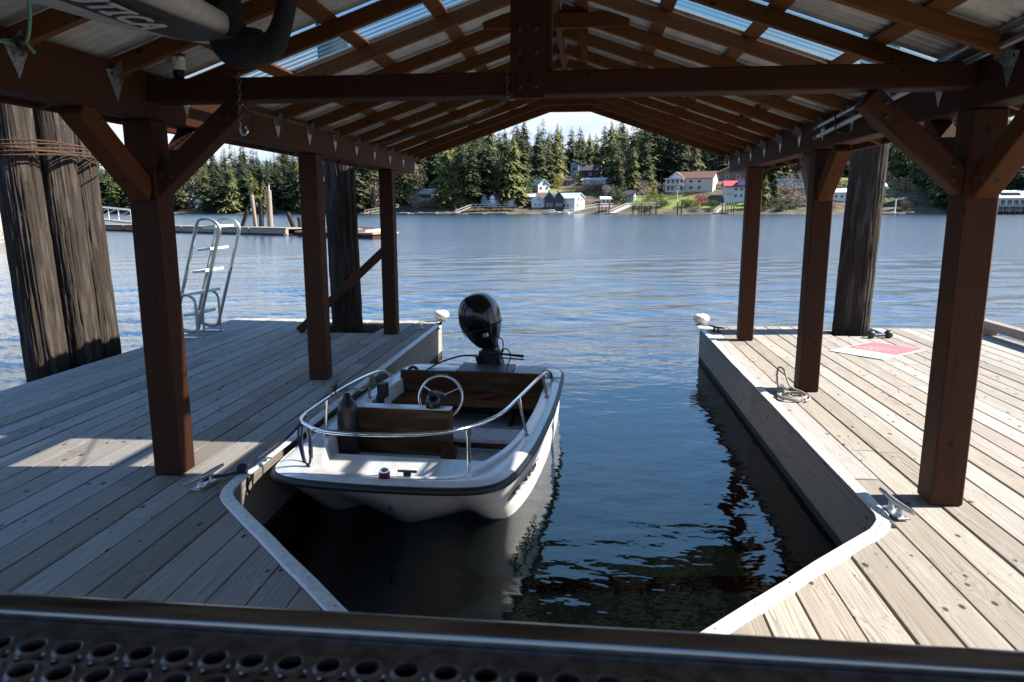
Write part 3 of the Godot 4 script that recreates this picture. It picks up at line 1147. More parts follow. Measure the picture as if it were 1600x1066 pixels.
func hull_point(o: Vector3, v: float) -> Vector3:
	# o = outline point (x, -, distance from the bow), v = 0 at the gunwale, 1 at the bottom
	var ax := absf(o.x)
	var shape := 0.68 + 0.28 * pow(minf(ax / 0.40, 1.0), 1.3) - 0.14 * smoothstep(0.40, 0.62, ax)
	var rake := shape * pow(v, 1.1)
	var s := o.z + rake * exp(-o.z / 0.75)
	var flare := 1.0 - 0.13 * v * exp(-o.z / 1.2) - 0.045 * v * v
	var chine := -0.018 * exp(-pow((v - 0.42) / 0.07, 2.0)) * smoothstep(0.25, 0.6, absf(o.x))
	return Vector3(o.x * (flare + chine), gunwale(o.z) - v * 0.56, BOW - s)

func make_boat() -> void:
	var b := thing("motor_boat", "small white open motor boat with blunt bow tied in the slip", "boat", Vector3(-1.06, WATER, -5.42), deg_to_rad(-2.6))
	var oo := outline(OUT)
	var ii := outline(INN)
	var n := oo.size()
	var rings := []
	for k in 17:
		var ring := []
		for o in oo:
			ring.append(hull_point(o, k / 16.0))
		rings.append(ring)
	part("hull", loft(rings, true, Vector3(0, 0.3, 0)), M.gel, b)
	# deck ring with a soft crown, then the inner walls and the floor
	rings = []
	for k in 7:
		var t := k / 6.0
		var ring := []
		for i in n:
			var p: Vector3 = oo[i].lerp(ii[i], t)
			var crown := 0.016 * sin(PI * minf(1.0, t * 1.15 + 0.1)) - 0.008
			ring.append(Vector3(p.x, gunwale(oo[i].z) + crown, BOW - p.z))
		rings.append(ring)
	part("gunwale_deck", loft(rings, true, Vector3.ZERO, 1.0, true), M.gel, b)
	var last: Array = rings[6]
	# the floor steps down from a raised bow platform
	var floor_y := func(sv: float) -> float:
		return 0.365 if sv < 0.80 else (0.21 if sv < 1.5 else 0.10)
	var wall := []
	for k in 5:
		var t := k / 4.0
		var ring := []
		for i in n:
			var p: Vector3 = last[i]
			var inn := 1.0 - 0.035 * t
			ring.append(Vector3(p.x * inn, lerpf(p.y, floor_y.call(ii[i].z), t), p.z + (0.10 * t if p.z < -1.1 else (-0.02 * t))))
		wall.append(ring)
	part("inner_wall", loft(wall, true, Vector3(0, 0.25, 0), -1.0), M.gel, b)
	var stw := surf()
	var stg := surf()
	var half := n / 2
	for i in half:
		var a0: Vector3 = wall[4][i]
		var a1: Vector3 = wall[4][i + 1]
		var b0: Vector3 = wall[4][(n - i) % n]
		var b1: Vector3 = wall[4][n - i - 1]
		quad(stw if a0.y > 0.3 else stg, a0, a1, b1, b0, Vector3(0, 1, -0.3))
	part("bow_platform", stw.commit(), M.gel, b)
	part("floor", stg.commit(), M.floor_grey, b)
	# rubbing strake
	var rub := []
	for o in oo:
		rub.append(Vector3(o.x * 1.008, gunwale(o.z) - 0.028, BOW - o.z + (0.006 if o.z < 0.3 else 0.0)))
	part("rub_rail", tube_mesh(rub, 0.022, 8, true), M.rubber, b)
	var line := []
	for o in oo:
		if o.z < 3.3:
			line.append(Vector3(o.x, gunwale(o.z), BOW - o.z))
	# registration letters along the bow side
	var text := "BC25806"
	var first := 26
	for k in text.length():
		var tm := TextMesh.new()
		var sf := SystemFont.new()
		sf.font_names = PackedStringArray(["Droid Sans"])
		tm.font = sf
		tm.text = text[k]
		tm.font_size = 64
		tm.pixel_size = 0.0026
		tm.depth = 0.002
		var s := 0.42 + k * 0.105
		var o := Vector3.ZERO
		for q in n / 2:
			if oo[q].z <= s and oo[q + 1].z > s:
				o = oo[q].lerp(oo[q + 1], (s - oo[q].z) / (oo[q + 1].z - oo[q].z))
		var p := hull_point(o, 0.38)
		var pu := hull_point(o, 0.28)
		var o2 := Vector3(o.x + 0.006, 0, o.z + 0.05)
		var along := (hull_point(Vector3(o.x + 0.011, 0, o.z + 0.05), 0.38) - p).normalized()
		var up := (pu - p).normalized()
		var out := along.cross(up).normalized()
		part("registration_letter", tm, M.rubber, b, p + out * 0.009, Basis(along, out.cross(along), out))
	# bow light, eye, cleat
	var bl := part("bow_light", lathe_mesh([Vector2(0.0, 0.0), Vector2(0.032, 0.0), Vector2(0.032, 0.03), Vector2(0.026, 0.036), Vector2(0.0, 0.036)], 16), plain(Color(0.10, 0.012, 0.012), 0.2), b, Vector3(0.03, gunwale(0) + 0.006, BOW - 0.095))
	part("chrome_cap", lathe_mesh([Vector2(0.028, 0.034), Vector2(0.027, 0.044), Vector2(0.018, 0.052), Vector2(0.0, 0.054)], 16), M.steel, bl)
	part("bow_cleat", tube_mesh([Vector3(0.09, gunwale(0) + 0.026, BOW - 0.155), Vector3(0.20, gunwale(0) + 0.026, BOW - 0.155)], [0.007, 0.009], 8), M.rubber, b)
	part("cleat_foot", box_mesh(Vector3(0.04, 0.03, 0.025)), M.rubber, b, Vector3(0.145, gunwale(0) + 0.013, BOW - 0.155))
	var eye := []
	for k in 14:
		var a := TAU * k / 14
		eye.append(Vector3(0.0, 0.235 + 0.026 * cos(a), BOW - 0.31 + 0.022 + 0.026 * sin(a)))
	part("bow_eye", tube_mesh(eye, 0.007, 6, true), M.rust, b)
	# stainless bow rail on stanchions; points in boat space
	var w2b := func(p: Vector3) -> Vector3: return b.transform.affine_inverse() * p
	var rail_w := [Vector3(-0.315, -0.02, -6.45), Vector3(-0.325, 0.10, -6.15), Vector3(-0.36, 0.19, -5.5), Vector3(-0.44, 0.235, -4.75), Vector3(-0.524, 0.25, -4.24), Vector3(-0.70, 0.25, -3.95), Vector3(-0.90, 0.25, -3.84), Vector3(-1.20, 0.25, -3.80), Vector3(-1.46, 0.25, -3.83), Vector3(-1.60, 0.25, -3.92), Vector3(-1.71, 0.25, -4.10), Vector3(-1.745, 0.23, -4.6), Vector3(-1.76, 0.19, -5.3), Vector3(-1.765, 0.11, -6.0), Vector3(-1.76, -0.02, -6.35)]
	var rail := []
	for p in rail_w:
		rail.append(w2b.call(p))
	var rl := part("bow_rail", tube_mesh(smooth_path(rail, 5), 0.0125, 10), M.steel, b)
	for sp in [[Vector3(-0.66, 0.25, -3.97), Vector3(-0.655, -0.03, -3.95)], [Vector3(-0.44, 0.235, -4.75), Vector3(-0.385, -0.035, -4.76)], [Vector3(-1.60, 0.25, -3.92), Vector3(-1.595, -0.03, -3.92)], [Vector3(-1.745, 0.23, -4.62), Vector3(-1.765, -0.035, -4.62)], [Vector3(-0.338, 0.15, -5.8), Vector3(-0.30, -0.04, -5.82)], [Vector3(-1.762, 0.15, -5.7), Vector3(-1.785, -0.04, -5.7)]]:
		var a: Vector3 = w2b.call(sp[0])
		var c: Vector3 = w2b.call(sp[1])
		var ps := part("stanchion", tube_mesh([a, c], 0.011, 10), M.steel, b)
		part("stanchion_foot", lathe_mesh([Vector2(0, 0.016), Vector2(0.015, 0.014), Vector2(0.018, 0.004), Vector2(0.03, 0.002), Vector2(0.032, -0.012)], 12), M.steel, ps, c)
		var tee := surf()
		tube(tee, [a + (c - a).normalized() * 0.04, a - (c - a).normalized() * 0.004], 0.016, 10)
		part("rail_tee", tee.commit(), M.steel, ps)
	# console with wooden face
	var co := Node3D.new()
	co.name = "console"
	b.add_child(co)
	var cx := -0.235
	var cz := 0.50
	beam("front_panel", Vector3(cx - 0.36, 0.335, cz), Vector3(cx + 0.36, 0.335, cz), 0.022, 0.43, M.mahogany, co)
	for x in [cx - 0.35, cx + 0.35]:
		beam("side_panel", Vector3(x, 0.335, cz - 0.14), Vector3(x, 0.335, cz - 0.013), 0.02, 0.42, M.rafter[0], co)
	beam("console_top", Vector3(cx - 0.37, 0.556, cz - 0.035), Vector3(cx + 0.37, 0.556, cz - 0.035), 0.10, 0.012, M.gel, co)
	part("compass", lathe_mesh([Vector2(0.055, 0.0), Vector2(0.058, 0.03), Vector2(0.052, 0.06), Vector2(0.035, 0.085), Vector2(0.0, 0.095)], 18), M.black_gloss, co, Vector3(0.0, 0.561, cz - 0.04))
	# steering wheel
	var wb := Basis(Vector3.RIGHT, -0.35)
	var wc := Vector3(0.0, 0.575, cz - 0.26)
	var ring := []
	for k in 40:
		ring.append(wc + wb * Vector3(cos(TAU * k / 40) * 0.165, sin(TAU * k / 40) * 0.165, 0))
	var wheel := part("steering_wheel", tube_mesh(ring, 0.011, 8, true), M.steel, b)
	for k in 3:
		var a := TAU * k / 3 + 0.5
		part("spoke", tube_mesh([wc + wb * Vector3(0, 0, 0.04), wc + wb * Vector3(cos(a) * 0.163, sin(a) * 0.163, 0)], 0.007, 6), M.steel, wheel)
	part("hub", tube_mesh([wc + wb * Vector3(0, 0, -0.02), wc + wb * Vector3(0, 0, 0.12), wc + wb * Vector3(0, 0, 0.30)], [0.045, 0.04, 0.02], 12), M.rubber, wheel)
	# thwarts and stern bench
	var th := beam("thwart", Vector3(-0.652, 0.285, 0.22), Vector3(0.652, 0.285, 0.22), 0.28, 0.03, M.floor_grey, b)
	beam("thwart_front", Vector3(-0.65, 0.25, 0.345), Vector3(0.65, 0.25, 0.345), 0.018, 0.05, M.mahogany, b)
	beam("thwart_bracket", Vector3(0.14, 0.205, 0.62), Vector3(0.14, 0.30, 0.53), 0.03, 0.11, M.mahogany, b, Vector3.RIGHT)
	beam("stern_panel", Vector3(-0.69, 0.30, -0.98), Vector3(0.665, 0.30, -0.98), 0.022, 0.40, M.mahogany, b)
	beam("stern_seat", Vector3(-0.66, 0.28, -0.78), Vector3(0.66, 0.28, -0.78), 0.36, 0.025, M.rafter[0], b)
	for x in [-0.4, 0.4]:
		beam("seat_support", Vector3(x, 0.10, -0.72), Vector3(x, 0.268, -0.72), 0.03, 0.2, M.mahogany, b, Vector3.FORWARD)
	part("red_rag", lathe_mesh([Vector2(0.0, -0.10), Vector2(0.022, -0.09), Vector2(0.028, 0.0), Vector2(0.02, 0.09), Vector2(0.0, 0.10)], 14), plain(Color(0.10, 0.008, 0.012), 0.8), b, Vector3(0.16, 0.315, -0.80), Basis(Vector3.FORWARD, 1.4))
	# dark pads on the stern deck and motor well
	beam("motor_pad", Vector3(-0.22, 0.447, -1.39), Vector3(0.32, 0.447, -1.39), 0.38, 0.016, plain(Color(0.10, 0.10, 0.11), 0.5), b)
	beam("stern_pad", Vector3(0.34, 0.441, -1.38), Vector3(0.63, 0.441, -1.38), 0.32, 0.012, M.floor_grey, b)
	for x in [-0.62, 0.66]:
		var cl := []
		for k in 9:
			var a := PI * k / 8
			cl.append(Vector3(x + 0.05 * cos(a), 0.425 + 0.06 * sin(a), -1.16))
		part("stern_handle", tube_mesh(cl, 0.016, 8), M.rubber, b)
	for x in [0.792]:
		for z in [-1.05, -1.10]:
			part("stripe", box_mesh(Vector3(0.16, 0.004, 0.016)), M.rubber, b, Vector3(x - 0.06, 0.4445, z))
	# outboard
	var om := Node3D.new()
	om.name = "outboard_motor"
	b.add_child(om)
	om.position = Vector3(0.075, 0.46, -1.60)
	om.scale = Vector3(0.9, 0.9, 0.9)
	om.rotation = Vector3(0.10, -0.15, 0.24)
	var egg := [[0.0, 0.00], [0.085, 0.005], [0.125, 0.05], [0.17, 0.14], [0.205, 0.26], [0.212, 0.37], [0.190, 0.48], [0.14, 0.56], [0.08, 0.60], [0.0, 0.615]]
	var er := []
	var ep := []
	for e in egg:
		ep.append(Vector3(e[0], e[1], 0))
	for e in smooth_path(ep, 3):
		var rg := []
		for k in 32:
			var a := TAU * k / 32
			var cs := signf(cos(a)) * pow(absf(cos(a)), 0.8)
			var sn := signf(sin(a)) * pow(absf(sin(a)), 0.8)
			rg.append(Vector3(cs * e.x, e.y + 0.19, sn * e.x * 1.25 - 0.02 + e.y * 0.06))
		er.append(rg)
	var cow := part("cowling", loft(er, true, Vector3(0, 0.48, 0)), M.black_gloss, om)
	var seam := []
	for k in 32:
		var a := TAU * k / 32
		seam.append(Vector3(signf(cos(a)) * pow(absf(cos(a)), 0.8) * 0.208, 0.43, signf(sin(a)) * pow(absf(sin(a)), 0.8) * 0.26 - 0.005))
	part("seam", tube_mesh(seam, 0.005, 6, true), M.rubber, cow)
	part("badge", box_mesh(Vector3(0.065, 0.055, 0.004)), plain(Color(0.16, 0.16, 0.165), 0.4), cow, Vector3(0.02, 0.66, 0.222), Basis(Vector3.RIGHT, -0.42))
	for sx in [-1.0, 1.0]:
		part("accent_line", tube_mesh(smooth_path([Vector3(sx * 0.10, 0.70, 0.185), Vector3(sx * 0.155, 0.60, 0.20), Vector3(sx * 0.172, 0.50, 0.195), Vector3(sx * 0.155, 0.36, 0.165)], 5), 0.004, 6), plain(Color(0.16, 0.13, 0.08), 0.4), cow)
	part("latch", bar(Vector3(0.06, 0.05, 0.03), 0.008), M.galv, cow, Vector3(0.09, 0.36, 0.205))
	part("leg_housing", lathe_mesh([Vector2(0.10, 0.20), Vector2(0.085, 0.12), Vector2(0.07, 0.0), Vector2(0.06, -0.25), Vector2(0.055, -0.75)], 14, Vector3(0, 0, -0.06)), M.rubber, om)
	part("swivel_bracket", box_mesh(Vector3(0.20, 0.17, 0.14)), M.rubber, om, Vector3(0, 0.08, 0.0))
	for x in [-0.12, 0.12]:
		part("clamp", box_mesh(Vector3(0.035, 0.19, 0.11)), M.rubber, om, Vector3(x, 0.03, 0.06))
		part("clamp_screw", tube_mesh([Vector3(x, -0.02, 0.11), Vector3(x, -0.025, 0.20)], 0.012, 8), M.rubber, om)
	part("steering_arm", tube_mesh([Vector3(0.04, 0.14, 0.10), Vector3(0.20, 0.10, 0.13), Vector3(0.42, 0.035, 0.13)], [0.016, 0.013, 0.017], 8), M.rubber, om)
	part("drag_link", tube_mesh([Vector3(0.02, 0.10, 0.12), Vector3(0.42, 0.0, 0.14)], 0.009, 8), M.rubber, om)
	part("cable", tube_mesh(smooth_path([Vector3(0.14, 0.33, 0.10), Vector3(0.23, 0.25, 0.12), Vector3(0.20, 0.14, 0.14), Vector3(0.10, 0.05, 0.16), Vector3(0.05, -0.04, 0.30), Vector3(-0.12, -0.06, 0.42)], 6), 0.007, 6), M.rubber, om)
	part("cable", tube_mesh(smooth_path([Vector3(-0.10, 0.11, 0.06), Vector3(-0.30, 0.16, 0.10), Vector3(-0.52, 0.16, 0.24), Vector3(-0.62, 0.14, 0.45)], 6), 0.010, 6), M.rubber, om)
	part("cable", tube_mesh(smooth_path([Vector3(0.16, 0.08, 0.12), Vector3(0.24, 0.16, 0.14), Vector3(0.29, 0.08, 0.15), Vector3(0.24, -0.03, 0.24), Vector3(0.22, -0.08, 0.42)], 6), 0.007, 6), M.rubber, om)
	# fender hung inside the bow rail
	var fd := thing("fender", "black cylindrical boat fender hanging from an orange cord inside the bow rail", "fender", Vector3(-1.645, -0.185, -4.74))
	part("body", lathe_mesh([Vector2(0.0, -0.07), Vector2(0.03, -0.065), Vector2(0.068, -0.03), Vector2(0.072, 0.05), Vector2(0.074, 0.18), Vector2(0.072, 0.30), Vector2(0.06, 0.355), Vector2(0.03, 0.385), Vector2(0.022, 0.42), Vector2(0.0, 0.425)], 20), plain(Color(0.012, 0.012, 0.014), 0.3), fd)
	part("cord", tube_mesh(smooth_path([Vector3(0.0, 0.415, 0.0), Vector3(-0.05, 0.425, 0.0), Vector3(-0.105, 0.43, 0.01), Vector3(-0.115, 0.415, 0.02), Vector3(-0.095, 0.395, 0.015)], 5), 0.005, 6), M.orange, fd)
	# blue mooring line from the rail corner to the dock cleat
	var ml := thing("mooring_line", "dark blue mooring line from the boat's bow rail to the dock cleat", "rope")
	part("line", tube_mesh(smooth_path([Vector3(-1.66, 0.262, -4.02), Vector3(-1.74, 0.17, -3.95), Vector3(-1.83, 0.095, -3.86), Vector3(-1.925, 0.030, -3.78), Vector3(-1.99, 0.020, -3.70), Vector3(-2.045, 0.033, -3.62), Vector3(-2.06, 0.035, -3.56)], 8), 0.0085, 8), M.navy_rope, ml)
	for k in 3:
		var lp := []
		for q in 14:
			var a := TAU * q / 14
			lp.append(Vector3(-1.655 + 0.006 * k, 0.25 + 0.022 * cos(a), -4.01 + 0.014 * (k - 1) + 0.022 * sin(a)))
		part("hitch", tube_mesh(lp, 0.009, 6, true), M.navy_rope, ml)
	for k in 2:
		part("loop", tube_mesh(smooth_path([Vector3(-1.68, 0.25, -4.04 + k * 0.05), Vector3(-1.70 - 0.02 * k, 0.12, -4.05), Vector3(-1.66, 0.0 - 0.02 * k, -3.99), Vector3(-1.60, 0.03, -3.93 + k * 0.02), Vector3(-1.585, 0.15, -3.91), Vector3(-1.61, 0.25, -3.94)], 7), 0.0075, 8), M.navy_rope, ml)
	var knot := []
	for q in 26:
		var a := q * 0.95
		knot.append(Vector3(-1.945 + 0.022 * cos(a), 0.030 + 0.020 * sin(a * 1.4), -3.765 + 0.026 * sin(a)))
	part("knot", tube_mesh(smooth_path(knot, 3), 0.0085, 6), M.navy_rope, ml)
	part("tail", tube_mesh(smooth_path([Vector3(-1.94, 0.025, -3.77), Vector3(-1.905, 0.0, -3.74), Vector3(-1.90, -0.06, -3.72), Vector3(-1.895, -0.10, -3.73)], 5), 0.0075, 6), M.navy_rope, ml)
	# dark line from the boat's rail to the cleat amidships
	var sl := thing("spring_line", "dark knotted line between the boat's rail and the left float", "rope")
	part("line", tube_mesh(smooth_path([Vector3(-1.765, 0.14, -5.72), Vector3(-1.80, 0.04, -5.62), Vector3(-1.90, 0.02, -5.70), Vector3(-2.02, 0.016, -5.78), Vector3(-2.08, 0.014, -5.72)], 7), 0.010, 7), M.grey_rope, sl)
	var kn := []
	for q in 30:
		var a := q * 0.8
		kn.append(Vector3(-1.765 + 0.028 * cos(a), 0.13 - 0.004 * q, -5.72 + 0.03 * sin(a * 1.3)))
	part("hitch", tube_mesh(smooth_path(kn, 3), 0.009, 6), M.grey_rope, sl)
	part("throttle_box", box_mesh(Vector3(0.07, 0.12, 0.09)), M.rubber, b, Vector3(-0.60, 0.50, -0.20))
	part("throttle_mount", box_mesh(Vector3(0.05, 0.36, 0.06)), M.rubber, b, Vector3(-0.625, 0.28, -0.20))

# ---------------------------------------------------------------- things on the dock
func cleat(called: String, label: String, at: Vector3, turn: float, size: float, m: Material) -> Node3D:
	var t := thing(called, label, "cleat", at, turn, "mooring cleats on the floats")
	part("base_plate", bar(Vector3(0.055 * size, 0.012 * size, 0.16 * size), 0.002), m, t, Vector3(0, 0.006 * size + 0.001, 0))
	for z in [-0.04, 0.04]:
		part("horn_post", lathe_mesh([Vector2(0.022, 0.0) * size, Vector2(0.014, 0.018) * size, Vector2(0.013, 0.05) * size], 12), m, t, Vector3(0, 0.012 * size, z * size))
	part("horn", tube_mesh([Vector3(0, 0.070 * size, -0.155 * size), Vector3(0, 0.066 * size, -0.08 * size), Vector3(0, 0.060 * size, 0), Vector3(0, 0.066 * size, 0.08 * size), Vector3(0, 0.070 * size, 0.155 * size)], [0.009 * size, 0.013 * size, 0.015 * size, 0.013 * size, 0.009 * size], 10), m, t)
	return t

func make_dock_things() -> void:
	cleat("cleat", "galvanised dock cleat at the foot of the nearest right-hand post", Vector3(1.56, 0.003, -3.56), 0.12, 1.0, M.galv)
	cleat("cleat", "pale dock cleat holding the blue mooring line by the nearest left post", Vector3(-2.06, 0.003, -3.56), -0.18, 1.0, M.galv)
	cleat("cleat", "small grey cleat near the far corner of the left float", Vector3(-2.07, 0.003, -8.92), 0.3, 0.75, M.galv)
	cleat("cleat", "dark cleat beside the round bumper at the far corner of the right float", Vector3(1.63, 0.003, -9.05), 0.6, 0.9, M.rubber)
	cleat("cleat", "cleat under the coiled grey rope beside the middle right post", Vector3(1.63, 0.003, -5.98), 0.1, 0.9, M.galv)
	cleat("cleat", "cleat on the left float where the dark spring line is tied", Vector3(-2.08, 0.003, -5.72), 0.1, 0.8, M.rubber)
	# coil of rope
	var rp := thing("rope_coil", "grey flecked rope coiled loosely round a cleat beside the middle right post", "rope")
	var pts := []
	for i in 46:
		var a := i * 0.42
		var r := 0.085 + 0.02 * sin(a * 0.37) + i * 0.0006
		pts.append(Vector3(1.665 + r * cos(a), 0.014 + 0.005 * (i % 9) * 0.6, -5.80 + r * 1.05 * sin(a)))
	part("coil", tube_mesh(smooth_path(pts, 3), 0.0085, 7), M.grey_rope, rp)
	part("loop", tube_mesh(smooth_path([Vector3(1.62, 0.02, -5.93), Vector3(1.60, 0.11, -6.02), Vector3(1.615, 0.20, -6.06), Vector3(1.65, 0.19, -6.02), Vector3(1.68, 0.08, -5.93), Vector3(1.76, 0.05, -5.84), Vector3(1.80, 0.02, -5.78), Vector3(1.74, 0.012, -5.70)], 6), 0.008, 7), M.grey_rope, rp)
	var kn := []
	for q in 24:
		var a := q * 0.9
		kn.append(Vector3(1.63 + 0.028 * cos(a), 0.04 + 0.02 * sin(a * 1.5), -5.98 + 0.05 * sin(a)))
	part("knot", tube_mesh(smooth_path(kn, 3), 0.009, 6), M.grey_rope, rp)
	# fluted round bumpers on the far corners
	for s in [[Vector3(-1.95, 0.0, -9.60), "white fluted round bumper on the far corner of the left float"], [Vector3(1.53, 0.0, -9.60), "white fluted round bumper on the far corner of the right float"]]:
		var t := thing("corner_bumper", s[1], "dock bumper", s[0], 0.0, "round bumpers on the float corners")
		var st := surf()
		var rings := []
		for i in 15:
			var u := PI * i / 14.0
			var ring := []
			for k in 48:
				var a := TAU * k / 48
				var fl := 1.0 - 0.03 * maxf(0.0, cos(a * 16.0)) * sin(u)
				ring.append(Vector3(cos(a) * 0.105 * pow(sin(u), 0.7) * fl, 0.085 + 0.062 * cos(u), sin(a) * 0.105 * pow(sin(u), 0.7) * fl))
			rings.append(ring)
		part("wheel", loft(rings, true, Vector3(0, 0.085, 0)), M.bulb, t)
		part("axle", tube_mesh([Vector3(0, -0.03, 0), Vector3(0, 0.165, 0)], 0.013, 10), M.galv, t)
		part("bracket", box_mesh(Vector3(0.16, 0.012, 0.12)), M.galv, t, Vector3(0, 0.010, 0.03))
	# dumbbell
	var db := thing("dumbbell", "black and silver hand dumbbell lying on the right float by the piling", "dumbbell", Vector3(3.48, 0.0, -8.80), 0.12)
	part("grip", tube_mesh([Vector3(-0.075, 0.045, 0), Vector3(-0.03, 0.045, 0), Vector3(0, 0.045, 0), Vector3(0.03, 0.045, 0), Vector3(0.075, 0.045, 0)], [0.013, 0.016, 0.018, 0.016, 0.013], 12), M.steel, db)
	for s in [-1.0, 1.0]:
		part("weight", lathe_mesh([Vector2(0, -0.035), Vector2(0.036, -0.035), Vector2(0.050, -0.022), Vector2(0.050, 0.022), Vector2(0.036, 0.035), Vector2(0, 0.035)], 6), M.rubber, db, Vector3(s * 0.105, 0.0455, 0), Basis(Vector3(0, 0, 1), PI / 2) * Basis(Vector3.UP, 0.0))
	# sign board lying flat
	var sg := thing("sign_board", "red and white sign board lying flat on the right float", "sign", Vector3(0, 0, 0))
	var c := [Vector3(2.66, 0.006, -7.93), Vector3(2.95, 0.006, -7.43), Vector3(3.62, 0.006, -8.02), Vector3(3.33, 0.006, -8.52)]
	var ax: Vector3 = (c[2] - c[1]).normalized()
	var az: Vector3 = (c[1] - c[0]).normalized()
	var ctr: Vector3 = (c[0] + c[2]) * 0.5
	az = (az - ax * az.dot(ax)).normalized()
	var sb := Basis(ax, Vector3.UP, az) if ax.cross(Vector3.UP).dot(az) > 0 else Basis(ax, Vector3.UP, -az)
	part("board", bar(Vector3(0.88, 0.006, 0.58), 0.001), M.white, sg, ctr + Vector3(0, 0.001, 0), sb)
	var rd := part("red_field", box_mesh(Vector3(0.54, 0.002, 0.54)), M.red, sg, ctr + Vector3(0, 0.006, 0) + ax * 0.155, sb)
	var lf := surf()
	for q in [[-0.18, -0.20, 0.05, 0.05], [-0.18, -0.13, 0.05, 0.04], [-0.18, -0.06, 0.05, 0.05], [-0.18, 0.01, 0.05, 0.03], [-0.09, -0.05, 0.022, 0.30], [-0.04, -0.02, 0.022, 0.34]]:
		box(lf, Vector3(q[0], 0.002, q[1]), Vector3(q[2], 0.002, q[3]))
	part("faded_lettering", lf.commit(), plain(Color(0.70, 0.35, 0.36), 0.5), rd)
	# swing-up ladder at the outer edge of the left float
	var ld := thing("dock_ladder", "aluminium swing-up dock ladder with pale treads standing on the left float", "ladder", Vector3(-4.72, 0.0, -8.24))
	var zs := [0.24, -0.24]
	for z in zs:
		var lp := []
		var slant := Basis(Vector3(0, 0, 1), -0.30)
		for k in 12:
			var a := PI * k / 11
			lp.append(slant * Vector3(cos(a) * 0.14, 1.29 + sin(a) * 0.10, 0) + Vector3(0.0, 0.06, z))
		for k in 12:
			var a := PI + PI * k / 11
			lp.append(slant * Vector3(cos(a) * 0.14, 0.10 + sin(a) * 0.08, 0) + Vector3(0.0, 0.06, z))
		part("side_loop", tube_mesh(lp, 0.021, 10, true), M.alu, ld)
		var hp := []
		for k in 13:
			var a := PI * k / 12
			hp.append(Vector3(cos(a) * 0.11 + 0.06, 0.40 + sin(a) * 0.11, z * 1.12))
		hp.push_front(Vector3(0.17, 0.012, z * 1.12))
		hp.append(Vector3(-0.05, 0.012, z * 1.12))
		part("hand_hoop", tube_mesh(hp, 0.016, 10), M.alu, ld)
		part("foot_plate", bar(Vector3(0.30, 0.008, 0.09), 0.002), M.alu, ld, Vector3(0.06, 0.0055, z * 1.12))
	for k in 5:
		var y := 0.22 + k * 0.27
		var cpos := Basis(Vector3(0, 0, 1), -0.30) * Vector3(0, y, 0) + Vector3(0, 0.06, 0)
		part("tread", bar(Vector3(0.16, 0.03, 0.48), 0.004), M.mint, ld, cpos, Basis(Vector3(0, 0, 1), 0.10))

